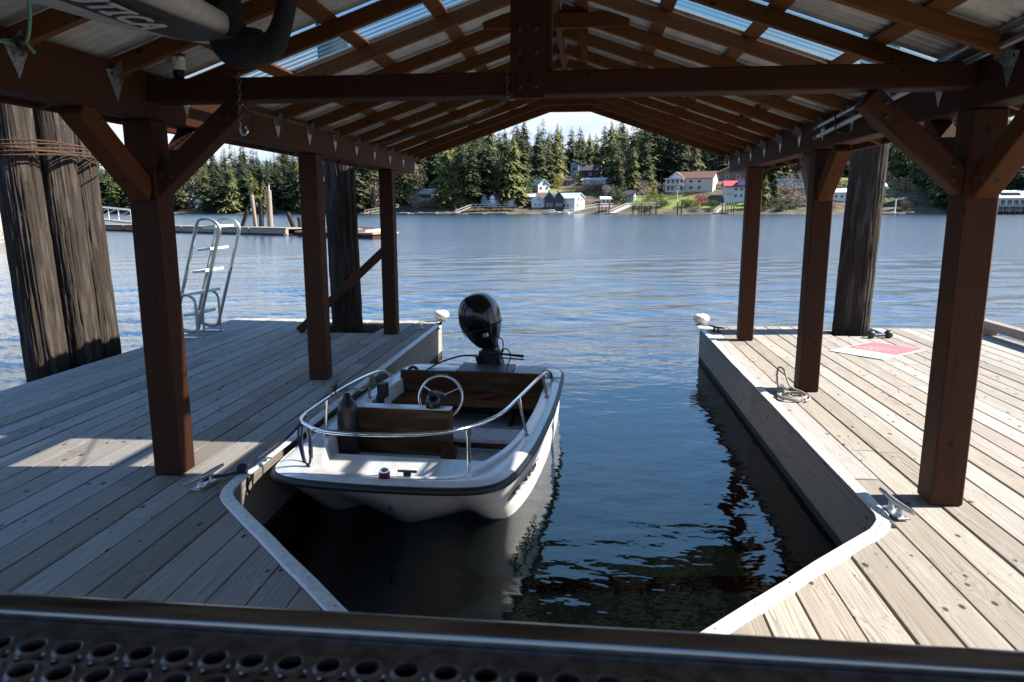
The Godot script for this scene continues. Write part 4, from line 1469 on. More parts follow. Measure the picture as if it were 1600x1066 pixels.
# ---------------------------------------------------------------- under the roof
func make_overhead() -> void:
	# paddle board slung under the rafters
	var pb := thing("paddle_board", "white inflatable paddle board with dark lettered band slung under the roof", "paddle board", Vector3(-1.43, 2.125, 0))
	var rings := []
	var n := 36
	for i in 25:
		var t := i / 24.0
		var z := lerpf(-2.90, -0.2, t)
		var hw := 0.29 * pow(sin(PI * clampf(t * 0.62 + 0.015, 0.0, 1.0)), 0.55)
		if t > 0.86:
			hw *= sqrt(maxf(0.0, 1.0 - pow((t - 0.86) / 0.142, 2.0)))
		var ring := []
		for k in n:
			var a := TAU * k / n
			var cs := signf(cos(a)) * pow(absf(cos(a)), 0.6)
			var sn := signf(sin(a)) * pow(absf(sin(a)), 0.7)
			ring.append(Vector3(hw * cs, 0.055 * sn * minf(1.0, hw / 0.06) + 0.07 * pow(1.0 - t, 6.0), z))
		rings.append(ring)
	part("board", loft(rings, true, Vector3(0, 0, -1.5)), mottled(Color(0.30, 0.29, 0.28), Color(0.38, 0.37, 0.36), 0.6, Vector3(2, 2, 2), 61), pb)
	var st := surf()
	for i in range(2, 23):
		var a: Array = rings[i]
		var b2: Array = rings[i + 1]
		var y0 := 0.0
		var lo0: Vector3 = a[27]
		var lo1: Vector3 = b2[27]
		var w := 0.105
		var o := 0.06
		quad(st, lo0 + Vector3(-w + o, -0.002, 0), lo0 + Vector3(w + o, -0.002, 0), lo1 + Vector3(w + o, -0.002, 0), lo1 + Vector3(-w + o, -0.002, 0), Vector3.DOWN)
	part("dark_band", st.commit(), plain(Color(0.022, 0.014, 0.012), 0.6), pb)
	var tm := TextMesh.new()
	var sf := SystemFont.new()
	sf.font_names = PackedStringArray(["Droid Sans"])
	sf.font_weight = 700
	sf.font_italic = true
	tm.font = sf
	tm.text = "NAUTICA"
	tm.font_size = 64
	tm.pixel_size = 0.0021
	tm.depth = 0.002
	part("lettering", tm, plain(Color(0.45, 0.46, 0.47), 0.5), pb, Vector3(0.055, -0.059, -2.02), Basis(Vector3(0, 0, -1), Vector3(1, 0, 0), Vector3(0, -1, 0)))
	for z in [-1.58, -0.98]:
		part("strap", tube_mesh([Vector3(-0.32, 0.33, z), Vector3(-0.30, 0.0, z), Vector3(-0.2, -0.066, z), Vector3(0.2, -0.066, z), Vector3(0.30, 0.0, z), Vector3(0.32, 0.44, z)], 0.008, 6), M.rubber, pb)
	# black cloth loop
	var cl := thing("black_sling", "black cloth sling hanging in a loop from the rafters by the paddle board", "sling", Vector3(0.045, 0.03, -2.70))
	var path := smooth_path([Vector3(-1.385, 2.50, 0), Vector3(-1.39, 2.25, 0.0), Vector3(-1.36, 2.08, 0.01), Vector3(-1.275, 2.055, 0.01), Vector3(-1.20, 2.07, 0.0), Vector3(-1.15, 2.18, 0.0), Vector3(-1.13, 2.32, 0), Vector3(-1.13, 2.56, 0)], 6)
	var cr := []
	for i in path.size():
		var t := float(i) / (path.size() - 1)
		var dir: Vector3 = (path[mini(i + 1, path.size() - 1)] - path[maxi(i - 1, 0)]).normalized()
		var side := Vector3(dir.y, -dir.x, 0)
		var hw := lerpf(0.075, 0.035, smoothstep(0.3, 0.75, t))
		var ring := []
		for k in 20:
			var a := TAU * k / 20
			var fold := 1.0 + 0.10 * sin(a * 3.0 + t * 9.0)
			ring.append(path[i] + side * cos(a) * hw * fold + Vector3(0, 0, sin(a) * 0.03 * fold))
		cr.append(ring)
	var cst := surf()
	var cn := []
	for i in cr.size():
		var nr := []
		for k in 20:
			nr.append((cr[i][k] - path[i]).normalized())
		cn.append(nr)
	skin(cst, cr, cn, true)
	part("cloth", cst.commit(), M.black_cloth, cl)
	part("cord", tube_mesh([Vector3(-1.32, 2.235, 0.0), Vector3(-1.17, 2.24, 0.0)], 0.005, 6), M.rubber, cl)
	# cylinder lamp on the tie beam
	var lm := thing("cylinder_lamp", "white cylinder lamp with black base and cap standing on the tie beam", "lamp", Vector3(-2.135, 2.166, -3.76))
	part("base", lathe_mesh([Vector2(0.0, 0.0), Vector2(0.03, 0.0), Vector2(0.024, 0.012), Vector2(0.026, 0.02), Vector2(0.030, 0.028), Vector2(0.030, 0.05)], 18), M.rubber, lm)
	part("body", lathe_mesh([Vector2(0.028, 0.048), Vector2(0.034, 0.052), Vector2(0.034, 0.112), Vector2(0.028, 0.118)], 18), M.bulb, lm)
	part("cap", lathe_mesh([Vector2(0.033, 0.115), Vector2(0.036, 0.122), Vector2(0.032, 0.155), Vector2(0.0, 0.160)], 18), M.rubber, lm)
	part("knob", lathe_mesh([Vector2(0.0, 0.012), Vector2(0.010, 0.012), Vector2(0.010, -0.01)], 10), M.bulb, lm, Vector3(0.024, 0.10, 0.03), Basis(Vector3.RIGHT, PI / 2))
	# chain swagged from the tie beam to the left plate
	var ch := thing("chain", "steel chain swagged from the tie beam along the left roof plate", "chain")
	var cp := smooth_path([Vector3(-0.40, 2.15, -3.685), Vector3(-0.40, 2.08, -3.68), Vector3(-0.42, 2.03, -3.72), Vector3(-0.75, 2.02, -4.4), Vector3(-1.55, 2.09, -6.1), Vector3(-2.18, 2.16, -7.45), Vector3(-2.245, 2.19, -6.9), Vector3(-2.25, 2.17, -6.0), Vector3(-2.25, 2.15, -5.2), Vector3(-2.22, 2.14, -4.6), Vector3(-1.95, 2.135, -3.9), Vector3(-1.78, 2.16, -3.688)], 40)
	links(ch, cp)
	var hk := thing("chain_hook", "short hanging chain with a hook below the left end of the tie beam", "chain")
	links(hk, smooth_path([Vector3(-1.775, 2.17, -3.686), Vector3(-1.775, 2.10, -3.684), Vector3(-1.78, 2.0, -3.684), Vector3(-1.782, 1.93, -3.684)], 20))
	var hp := []
	for k in 11:
		var a := PI * 1.35 * k / 10
		hp.append(Vector3(-1.782 + 0.018 - 0.018 * cos(a), 1.90 - 0.022 * sin(a) - 0.0, -3.684))
	hp.push_front(Vector3(-1.782, 1.94, -3.684))
	part("hook", tube_mesh(hp, 0.006, 8), M.steel, hk)
	# poles along the right plate
	for s in [["pale boat-hook pole stowed along the right roof plate, upper of the pair", 0.035], ["pale boat-hook pole stowed along the right roof plate, lower of the pair", -0.035]]:
		var po := thing("pole", s[0], "pole", Vector3.ZERO, 0.0, "poles along the right roof plate")
		part("shaft", tube_mesh([Vector3(1.735, 2.08 + s[1], -5.9), Vector3(1.735, 2.20 + s[1] * 0.9, -3.8), Vector3(1.735, 2.275 + s[1], -1.6)], 0.0155, 12), M.alu, po)
		part("end_cap", tube_mesh([Vector3(1.735, 2.078 + s[1], -5.94), Vector3(1.735, 2.08 + s[1], -5.86)], 0.018, 12), M.rubber, po)
	var hz := thing("pole_hooks", "dark hooks and hanging cable loop on the right roof plate", "hooks")
	for z in [-5.4, -4.75, -3.2]:
		var y := lerpf(2.08, 2.20, clampf((z + 5.9) / 2.1, 0.0, 1.0))
		part("hook", tube_mesh(smooth_path([Vector3(1.792, y + 0.07, z), Vector3(1.72, y + 0.075, z), Vector3(1.708, y, z), Vector3(1.725, y - 0.075, z), Vector3(1.793, y - 0.07, z)], 5), 0.006, 6), M.rubber, hz)
	part("cable_loop", tube_mesh(smooth_path([Vector3(1.77, 2.18, -4.98), Vector3(1.755, 2.06, -4.93), Vector3(1.75, 1.985, -4.75), Vector3(1.755, 1.965, -4.6), Vector3(1.78, 1.962, -4.52)], 7), 0.008, 8), M.rubber, hz)
	# green cord tied round a rafter on the left
	var gc := thing("green_cord", "pale green cord knotted round a rafter end at the top left", "cord")
	part("cord", tube_mesh(smooth_path([Vector3(-1.95, 2.28, -2.5), Vector3(-2.08, 2.20, -2.66), Vector3(-2.18, 2.13, -2.74), Vector3(-2.26, 2.14, -2.70), Vector3(-2.272, 2.16, -2.45)], 6), 0.007, 7), M.green_cord, gc)
	part("tail", tube_mesh([Vector3(-2.18, 2.14, -2.74), Vector3(-2.15, 2.10, -2.755)], 0.007, 7), M.green_cord, gc)
	part("knot", lathe_mesh([Vector2(0, -0.025), Vector2(0.02, -0.015), Vector2(0.024, 0.0), Vector2(0.02, 0.015), Vector2(0, 0.025)], 10), M.rubber, gc, Vector3(-2.185, 2.135, -2.735))

func links(parent: Node3D, path: Array) -> void:
	# oval links, each a quarter turn from the last
	var st := surf()
	var step := 0.027
	var acc := 0.0
	var k := 0
	for i in path.size() - 1:
		var seg: float = path[i].distance_to(path[i + 1])
		while acc < seg:
			var p: Vector3 = path[i].lerp(path[i + 1], acc / seg)
			var t: Vector3 = (path[i + 1] - path[i]).normalized()
			var u := Vector3.UP if absf(t.y) < 0.8 else Vector3.RIGHT
			var s := t.cross(u).normalized()
			u = s.cross(t)
			if k % 2:
				s = u
			var ring := []
			for q in 8:
				var a := TAU * q / 8
				ring.append(p + t * cos(a) * 0.018 + s * sin(a) * 0.0095)
			tube(st, ring, 0.0030, 4, true)
			k += 1
			acc += step
		acc -= seg
	part("chain_links", st.commit(), M.chain, parent).set_meta("kind", "stuff")

# ---------------------------------------------------------------- float and pilings across the water on the left
func make_far_float() -> void:
	var a := Vector3(-50, WATER, -68)
	var b := Vector3(-22.5, WATER, -54.8)
	var dir := (b - a).normalized()
	var fl := thing("log_float", "long low plank float lying across the water on the left", "float")
	var n := 7
	for k in n:
		var p := a.lerp(b, k / float(n)) + dir * 0.06
		var q := a.lerp(b, (k + 1) / float(n)) - dir * 0.06
		beam("deck_section", p + Vector3(0, 0.52, 0), q + Vector3(0, 0.52, 0), 2.0, 0.10, M.old_wood, fl)
		beam("side_log", p + Vector3(0, 0.24, 0) + Vector3(-dir.z, 0, dir.x) * 0.9, q + Vector3(0, 0.24, 0) + Vector3(-dir.z, 0, dir.x) * 0.9, 0.3, 0.42, M.fascia, fl)
		beam("side_log", p + Vector3(0, 0.24, 0) - Vector3(-dir.z, 0, dir.x) * 0.9, q + Vector3(0, 0.24, 0) - Vector3(-dir.z, 0, dir.x) * 0.9, 0.3, 0.42, M.pile, fl)
		beam("lower_log", p + Vector3(0, -0.05, 0) + Vector3(-dir.z, 0, dir.x) * 1.1, q + Vector3(0, -0.05, 0) + Vector3(-dir.z, 0, dir.x) * 1.1, 0.34, 0.34, M.pile, fl)
	var f2 := thing("red_edged_float", "short float with a reddish edge and white tarp beyond the left posts", "float")
	beam("deck", Vector3(-21.0, WATER + 0.34, -53.4), Vector3(-13.9, WATER + 0.34, -49.6), 2.6, 0.12, plain(Color(0.42, 0.20, 0.13), 0.8), f2)
	beam("float_body", Vector3(-20.9, WATER + 0.07, -53.35), Vector3(-14.0, WATER + 0.07, -49.65), 2.4, 0.4, M.pile, f2)
	beam("tarp", Vector3(-20.3, WATER + 0.62, -53.6), Vector3(-15.2, WATER + 0.44, -50.9), 1.5, 0.30, M.white, f2)
	for k in 5:
		beam("tarp_edge", Vector3(-19.6 + k * 1.0, WATER + 0.80 - k * 0.035, -53.0 + k * 0.53), Vector3(-19.2 + k * 1.0, WATER + 0.79 - k * 0.035, -52.8 + k * 0.53), 1.52, 0.05, M.pile, f2)
	# gangway with truss rails on the far left
	var gw := thing("truss_gangway", "white truss gangway leading down to the float on the far left", "gangway")
	var g0 := Vector3(-58, 1.9, -63)
	var g1 := Vector3(-40.8, 0.30, -62.6)
	beam("walkway", g0, g1, 1.4, 0.12, M.old_wood, gw)
	for s in [-0.7, 0.7]:
		var o := Vector3(0, 0, s)
		beam("top_rail", g0 + o + Vector3(0, 1.1, 0), g1 + o + Vector3(0, 1.1, 0), 0.09, 0.09, M.white, gw)
		for k in 9:
			var p := g0.lerp(g1, k / 8.0) + o
			beam("rail_post", p, p + Vector3(0, 1.1, 0), 0.07, 0.07, M.white, gw, Vector3.FORWARD)
			if k < 8:
				beam("rail_diagonal", p, g0.lerp(g1, (k + 1) / 8.0) + o + Vector3(0, 1.08, 0), 0.05, 0.05, M.white, gw)
	for x in [-46.0, -52.0]:
		beam("trestle_leg", Vector3(x, -2.0, -62.8), Vector3(x, 0.8 + (-40.8 - x) * 0.05, -62.8), 0.25, 0.25, M.pile, gw, Vector3.FORWARD)
	# free-standing old pilings
	var spots := [[Vector3(-27.6, 0, -58.6), 0.17, 2.7, 0.06, "leaning grey piling on the left of the far cluster by the float"], [Vector3(-26.9, 0, -58.2), 0.20, 2.35, -0.03, "short dark piling in the far cluster by the float"], [Vector3(-26.2, 0, -58.4), 0.24, 3.05, 0.0, "tall pale piling with a gull post in the far cluster by the float"], [Vector3(-29.0, 0, -59.0), 0.17, 1.5, -0.40, "strongly slanting dark piling left of the far cluster"], [Vector3(-23.6, 0, -57.0), 0.2, 1.3, 0.35, "broken slanting stump right of the far cluster"], [Vector3(-22.9, 0, -56.6), 0.17, 0.9, 0.1, "low broken stump at the end of the log float"]]
	for s in spots:
		top("far_piling", pile_mesh(s[1], s[1] * 0.9, -2.5, s[2], 60 + spots.find(s)), M.old_wood if spots.find(s) in [0, 2] else M.pile, s[4], "piling", s[0], Basis(Vector3(0, 0, 1), s[3]), "old pilings by the far float")
	beam("gull_post", Vector3(0.05, 3.02, 0), Vector3(0.05, 3.5, 0), 0.08, 0.08, M.white, get_node("far_piling_002"), Vector3.FORWARD)
	# rocks and a red beacon at the left edge
	var nz := FastNoiseLite.new()
	nz.seed = 8
	nz.frequency = 0.9
	var rk := thing("rock_outcrop", "pale rock outcrop in the water behind the tied pilings", "rocks")
	for r in [[Vector3(-38.6, -0.4, -41.5), Vector3(3.2, 1.9, 2.6)], [Vector3(-41.5, -0.2, -44.0), Vector3(3.4, 2.6, 3.0)], [Vector3(-36.4, -0.45, -41.6), Vector3(1.5, 0.8, 1.2)]]:
		var rings := []
		for i in 13:
			var u := PI * i / 12.0
			var ring := []
			for k in 24:
				var an := TAU * k / 24
				var d := Vector3(sin(u) * cos(an), cos(u), sin(u) * sin(an))
				ring.append(d * r[1] * (1.0 + 0.35 * nz.get_noise_3dv(d * 2.0 + r[0])))
			rings.append(ring)
		part("rock", loft(rings, true, Vector3.ZERO), mottled(Color(0.16, 0.14, 0.11), Color(0.36, 0.33, 0.28), 0.95, Vector3(0.8, 0.8, 0.8), 71, 3.0), rk, r[0])
	var be := thing("red_beacon", "red conical channel beacon at the left edge behind the pilings", "beacon", Vector3(-40.6, 1.6, -44.5))
	part("cone", lathe_mesh([Vector2(0.75, 0.0), Vector2(0.62, 0.6), Vector2(0.30, 2.2), Vector2(0.0, 2.6)], 20), plain(Color(0.55, 0.05, 0.03), 0.5), be)
	part("base", lathe_mesh([Vector2(0.95, -0.8), Vector2(0.9, 0.02), Vector2(0.0, 0.03)], 20), M.white, be)

# ---------------------------------------------------------------- houses
func gable(st: SurfaceTool, w: float, d: float, h: float, rh: float, along_x: bool) -> void:
	box(st, Vector3(0, h * 0.5 - 1.0, 0), Vector3(w, h + 2.0, d))
	if along_x:
		for s in [-1.0, 1.0]:
			tri(st, Vector3(s * w * 0.5, h, -d * 0.5), Vector3(s * w * 0.5, h, d * 0.5), Vector3(s * w * 0.5, h + rh, 0), Vector3(s, 0, 0))
	else:
		for s in [-1.0, 1.0]:
			tri(st, Vector3(-w * 0.5, h, s * d * 0.5), Vector3(w * 0.5, h, s * d * 0.5), Vector3(0, h + rh, s * d * 0.5), Vector3(0, 0, s))

func roof_slab(parent: Node, w: float, d: float, h: float, rh: float, along_x: bool, m: Material, over := 0.55) -> void:
	for s in [-1.0, 1.0]:
		if along_x:
			var n := Vector3(0, d * 0.5, s * rh).normalized()
			var e := Vector3(0, -rh, s * d * 0.5).normalized()
			var p := Vector3(0, h + rh, 0) + n * 0.12
			var q := Vector3(0, h, s * d * 0.5) + e * over + n * 0.12
			beam("roof", p, q, w + over * 2.0, 0.2, m, parent, n)
		else:
			var n := Vector3(s * rh, w * 0.5, 0).normalized()
			var e := Vector3(s * w * 0.5, -rh, 0).normalized()
			beam("roof", Vector3(0, h + rh, 0) + n * 0.12, Vector3(s * w * 0.5, h, 0) + e * over + n * 0.12, d + over * 2.0, 0.2, m, parent, n)

func window(parent: Node, at: Vector3, w: float, h: float, turn: float, frame: Material) -> void:
	var b := Basis(Vector3.UP, turn)
	var st := surf()
	for s in [-1.0, 1.0]:
		box(st, Vector3(s * w * 0.5, 0, 0.05), Vector3(0.14, h + 0.14, 0.14))
		box(st, Vector3(0, s * h * 0.5, 0.052), Vector3(w - 0.14, 0.14, 0.13))
	var f := part("window", st.commit(), frame, parent, at, b)
	part("pane", box_mesh(Vector3(w, h, 0.04), Vector3(0, 0, 0.022)), M.glass, f)

func house(label: String, at: Vector3, turn: float, w: float, d: float, h: float, rh: float, along_x: bool, wall: Material, roof: Material, front := [], right := [], frame: Material = null) -> Node3D:
	var t := thing("house", label, "house", at, turn, "houses on the far shore")
	var st := surf()
	gable(st, w, d, h, rh, along_x)
	part("wall", st.commit(), wall, t)
	roof_slab(t, w, d, h, rh, along_x, roof)
	var fm: Material = frame if frame else M.white
	if int(absf(at.x) * 10.0) % 2 == 0:
		var ck := box_mesh(Vector3(0.7, 2.4, 0.7))
		part("chimney", ck, M.old_wood, t, Vector3(w * 0.22 if along_x else 0.0, h + rh * 0.9, 0.0 if along_x else -d * 0.2))
	for q in front:
		window(t, Vector3(q[0], q[1], d * 0.5), q[2], q[3], 0.0, fm)
	for q in right:
		window(t, Vector3(w * 0.5, q[1], q[0]), q[2], q[3], PI / 2, fm)
	return t

func balcony(t: Node3D, x0: float, x1: float, y: float, z: float, depth: float, posts: int, m: Material) -> void:
	beam("balcony_floor", Vector3(x0, y, z + depth * 0.5), Vector3(x1, y, z + depth * 0.5), depth, 0.2, m, t)
	beam("balcony_rail", Vector3(x0, y + 1.0, z + depth), Vector3(x1, y + 1.0, z + depth), 0.1, 0.1, m, t)
	for k in posts:
		var x := lerpf(x0 + 0.1, x1 - 0.1, k / float(posts - 1))
		beam("balcony_post", Vector3(x, y - 2.6, z + depth - 0.1), Vector3(x, y + 1.0, z + depth - 0.1), 0.16, 0.16, m, t, Vector3.FORWARD)

func siding(c: Color) -> Material:
	return mottled(c * 0.80, c * 0.98, 0.8, Vector3(0.2, 1.6, 0.2), int(c.r * 900 + c.b * 300) + 7)

func make_houses() -> void:
	var white := siding(Color(0.66, 0.67, 0.67))
	var beige := siding(Color(0.56, 0.49, 0.41))
	var brown := siding(Color(0.16, 0.12, 0.10))
	var dark := siding(Color(0.05, 0.055, 0.07))
	var blue := siding(Color(0.22, 0.34, 0.50))
	var greyblue := siding(Color(0.25, 0.29, 0.33))
	var r_grey := siding(Color(0.36, 0.36, 0.37))
	var r_teal := siding(Color(0.34, 0.60, 0.62))
	var r_pale := siding(Color(0.52, 0.60, 0.63))
	var r_brown := siding(Color(0.15, 0.085, 0.065))
	var r_red := siding(Color(0.42, 0.06, 0.075))
	var r_dark := siding(Color(0.06, 0.05, 0.06))
	# house under the firs on the left
	var t := house("pale house with a long glazed front above the shore at the left firs", Vector3(-72.7, 5.6, -338), -0.35, 11.5, 8.5, 3.4, 1.9, true, white, r_grey, [[-4.2, 1.9, 1.8, 1.7], [-2.2, 1.9, 1.8, 1.7], [-0.2, 1.9, 1.8, 1.7], [1.8, 1.9, 1.8, 1.7]], [[0, 2.0, 1.2, 1.2]], r_dark)
	balcony(t, -6.0, 6.5, -0.1, 4.3, 2.0, 6, r_grey)
	t = house("small sky-blue cottage with two front gables behind the left pier", Vector3(-43.4, 3.4, -331), -0.25, 7.6, 6, 2.6, 2.2, true, blue, r_dark, [[-2.2, 1.4, 0.9, 1.2], [0.4, 1.4, 0.9, 1.2], [2.6, 1.4, 0.9, 1.2]], [[0, 1.4, 0.9, 1.2]])
	for x in [-2.0, 2.0]:
		var st := surf()
		box(st, Vector3(x, 2.2, 3.2), Vector3(2.2, 2.6, 0.6))
		tri(st, Vector3(x - 1.1, 3.5, 3.5), Vector3(x + 1.1, 3.5, 3.5), Vector3(x, 4.6, 3.5), Vector3(0, 0, 1))
		part("front_gable", st.commit(), white if x > 0 else blue, t)
	house("tiny hut with a white roof at the landward end of the left pier", Vector3(-34.4, 3.0, -329.5), -0.5, 4.0, 3.4, 1.8, 1.3, true, white, M.white, [[0, 0.9, 1.0, 0.9]], [])
	house("white gabled house with a turquoise roof above the dark boat sheds", Vector3(-22.7, 10.2, -353), 0.55, 6.2, 8.5, 2.6, 2.8, false, white, r_teal, [[0, 3.2, 1.3, 1.5], [-1.6, 1.2, 1.2, 1.3], [1.6, 1.2, 1.2, 1.3]], [[0, 1.2, 1.4, 1.2]])
	# row of dark gabled sheds on the water and the white house beside them
	for k in 2:
		t = house(["dark gabled boat shed on the left of the waterfront pair", "dark gabled boat shed on the right of the waterfront pair"][k], Vector3(-17.0 + k * 4.1, 2.2, -329), 0.1, 4.0, 8, 4.6, 2.3, false, dark, r_pale, [[-0.7, 1.3, 0.9, 1.0], [0.9, 1.3, 0.9, 1.0]], [])
	t = house("low white shed with a veranda left of the dark boat sheds", Vector3(-22.2, 2.2, -330), 0.2, 5.6, 7, 3.2, 2.2, false, white, r_pale, [[-1.4, 1.4, 1.0, 1.1], [0.4, 1.4, 1.0, 1.1], [0.0, 3.6, 0.8, 0.9]], [])
	balcony(t, -3.0, 3.0, 0.4, 3.5, 1.8, 5, white)
	house("pale blue railed cabin tucked behind the left white shed", Vector3(-26.3, 4.6, -335), 0.1, 6.0, 5, 2.6, 1.2, true, greyblue, r_pale, [[-1.5, 1.3, 1.2, 1.2], [1.2, 1.3, 1.2, 1.2]], [])
	house("white house with a bright roof and sunlit end wall at the water's edge", Vector3(-7.6, 1.6, -330), -0.62, 11.0, 7.5, 4.8, 2.2, true, white, r_pale, [[-4.2, 1.6, 1.1, 1.2], [-2.2, 1.6, 1.1, 1.2], [-0.2, 1.6, 1.1, 1.2], [1.8, 1.6, 1.1, 1.2], [-3.2, 3.7, 5.0, 0.7]], [[-1.5, 4.3, 1.0, 1.3], [1.2, 4.3, 1.0, 1.3], [1.6, 1.7, 1.1, 1.4]])
	house("long white bungalow with a pale blue roof above the brown bank", Vector3(4.1, 13.6, -376), -0.28, 12.2, 6, 2.5, 1.0, true, white, r_pale, [[-4.6, 1.4, 0.9, 0.9], [-2.4, 1.3, 0.7, 1.3], [-1.2, 1.3, 0.7, 1.3], [0.6, 1.4, 0.9, 0.9], [2.6, 1.4, 0.9, 0.9], [4.2, 1.4, 0.9, 0.9]], [])
	t = house("dark house with a pale front gable half hidden among the firs", Vector3(-1.0, 18.6, -413), -0.1, 15, 8, 4.2, 3.2, true, dark, r_dark, [[3.0, 2.0, 1.4, 1.4]], [])
	var gst := surf()
	box(gst, Vector3(-5.6, 3.4, 4.6), Vector3(4.4, 6.8, 1.4))
	tri(gst, Vector3(-7.8, 6.8, 5.3), Vector3(-3.4, 6.8, 5.3), Vector3(-5.6, 8.8, 5.3), Vector3(0, 0, 1))
	part("front_gable", gst.commit(), blue, t)
	window(t, Vector3(-5.6, 4.8, 5.3), 2.4, 2.0, 0.0, M.white)
	house("small dark shed with a white barn door below the yellow bushes", Vector3(-10.0, 13.2, -372), -0.1, 6.0, 5, 2.6, 1.2, true, dark, r_dark, [[1.2, 1.0, 2.2, 1.8]], [])
	house("grey cottage roof glimpsed among the firs above the turquoise roof", Vector3(-24.5, 15.0, -392), 0.2, 8.0, 6, 3.2, 2.0, true, greyblue, r_pale, [[-2, 1.6, 1.2, 1.2], [1.5, 1.6, 1.2, 1.2]], [])
	# the large beige house
	t = house("large beige house with brown roof and white two-storey verandas", Vector3(52.5, 10.2, -360), -0.40, 17.0, 9.5, 6.0, 3.0, true, beige, r_brown, [[-5.4, 4.4, 1.6, 1.4], [-1.8, 4.4, 1.8, 1.4], [-5.4, 1.5, 1.6, 1.6], [-1.8, 1.5, 1.8, 1.6], [2.2, 4.4, 1.6, 1.4], [2.2, 1.5, 1.6, 1.6]], [[1.0, 2.6, 1.2, 1.0]])
	var wing := surf()
	box(wing, Vector3(-9.5, 2.5, 2.0), Vector3(9.0, 7.0, 8.0))
	tri(wing, Vector3(-12.6, 6.0, 6.0), Vector3(-5.4, 6.0, 6.0), Vector3(-9.0, 8.8, 6.0), Vector3(0, 0, 1))
	part("wing", wing.commit(), white, t)
	beam("wing_roof", Vector3(-9.0, 8.95, 1.5), Vector3(-13.4, 5.7, 1.5), 10.0, 0.2, r_brown, t, Vector3(-0.6, 0.8, 0))
	beam("wing_roof", Vector3(-9.0, 8.95, 1.5), Vector3(-4.6, 5.7, 1.5), 10.0, 0.2, r_brown, t, Vector3(0.6, 0.8, 0))
	for x in [-12.4, -10.2, -8.0, -5.9]:
		window(t, Vector3(x, 4.3, 6.0), 1.5, 1.9, 0.0, M.white)
		window(t, Vector3(x, 1.3, 6.0), 1.5, 2.0, 0.0, M.white)
	balcony(t, -14.2, -4.6, 2.75, 6.0, 1.8, 7, M.white)
	beam("veranda_roof", Vector3(-14.4, 5.7, 7.0), Vector3(-4.6, 5.7, 7.0), 2.2, 0.2, M.white, t)
	house("beige garage at the right end of the large beige house", Vector3(64.5, 10.0, -361), -0.3, 6.5, 6, 3.2, 1.4, true, beige, r_brown, [], [[0, 1.4, 1.0, 1.0]])
	# white house with the red roof, brown house above it
	t = house("white two-storey house with a red roof and blue verandas", Vector3(69.0, 6.2, -343), -0.06, 14.0, 8.5, 5.6, 2.4, true, white, r_red, [[-2.2, 4.2, 1.2, 1.4], [0.2, 4.2, 1.2, 1.4], [2.6, 4.2, 1.2, 1.4], [5.0, 4.2, 1.2, 1.4], [-2.2, 1.4, 1.2, 1.4], [0.2, 1.4, 1.2, 1.4], [2.6, 1.4, 1.2, 1.4]], [])
	var fg := surf()
	box(fg, Vector3(0.8, 6.6, 3.6), Vector3(5.0, 1.4, 1.4))
	tri(fg, Vector3(-1.7, 7.2, 4.3), Vector3(3.3, 7.2, 4.3), Vector3(0.8, 9.0, 4.3), Vector3(0, 0, 1))
	part("front_gable", fg.commit(), blue, t)
	beam("gable_roof", Vector3(0.8, 9.15, 2.6), Vector3(-2.3, 6.95, 2.6), 4.2, 0.16, r_red, t, Vector3(-0.57, 0.82, 0))
	beam("gable_roof", Vector3(0.8, 9.15, 2.6), Vector3(3.9, 6.95, 2.6), 4.2, 0.16, r_red, t, Vector3(0.57, 0.82, 0))
	beam("porch_roof", Vector3(-7.6, 5.55, 5.2), Vector3(7.6, 5.55, 5.2), 2.2, 0.2, r_red, t)
	balcony(t, -7.0, -3.2, 2.7, 4.25, 1.8, 4, M.white)
	house("tall brown house with two white windows above the red roof", Vector3(71.0, 14.6, -377), 0.05, 15.5, 9, 4.4, 3.6, false, brown, r_brown, [[-2.8, 2.6, 1.8, 1.9], [2.6, 2.6, 1.8, 1.9]], [])
	house("small grey-blue cottage with dormer below the brown bank", Vector3(18.7, 5.6, -347), -0.3, 7.2, 6, 2.6, 2.0, true, greyblue, r_dark, [[-2, 1.4, 1.1, 1.1], [0, 1.4, 1.1, 1.1], [2, 1.4, 1.1, 1.1]], [[0, 1.4, 1.0, 1.0]])
	house("tiny white glazed hut beside the mooring posts", Vector3(8.4, 3.6, -338), 0.1, 4.2, 3.4, 2.6, 1.0, true, white, r_pale, [[-1.0, 1.4, 1.3, 1.3], [0.9, 1.4, 1.3, 1.3]], [])
	house("white house glimpsed between the middle right post and the piling", Vector3(112.5, 5.6, -341), -0.1, 8.0, 6, 3.4, 1.5, true, white, r_pale, [[-2.4, 1.6, 1.2, 1.2], [0, 1.6, 1.2, 1.2], [2.4, 1.6, 1.2, 1.2]], [])
	house("small house with a pale hipped roof on the terraced lawn", Vector3(130.5, 9.4, -352), -0.1, 9.0, 7, 2.4, 1.6, true, greyblue, M.white, [[-2.4, 1.3, 1.3, 1.1], [0.5, 1.3, 1.3, 1.1], [2.9, 1.3, 1.0, 1.1]], [])
	house("white roofed house on the bank above the brown brush at right", Vector3(95.0, 11.5, -360), 0.1, 12.0, 7, 2.8, 1.4, true, white, r_grey, [[-3.6, 1.5, 1.4, 1.3], [0, 1.5, 1.4, 1.3], [3.6, 1.5, 1.4, 1.3]], [])
	t = house("grey house with a white roof on piles over the water at right", Vector3(171.5, 2.6, -319), -0.05, 17.0, 8, 3.6, 2.8, true, greyblue, M.white, [[-6.4, 1.7, 2.0, 2.2], [-3.9, 1.7, 2.0, 2.2], [-1.4, 1.7, 2.0, 2.2], [1.1, 1.7, 2.0, 2.2], [3.6, 1.7, 2.0, 2.2], [6.1, 1.7, 2.0, 2.2]], [])
	balcony(t, -8.6, 8.6, 0.1, 4.0, 2.2, 9, r_grey)
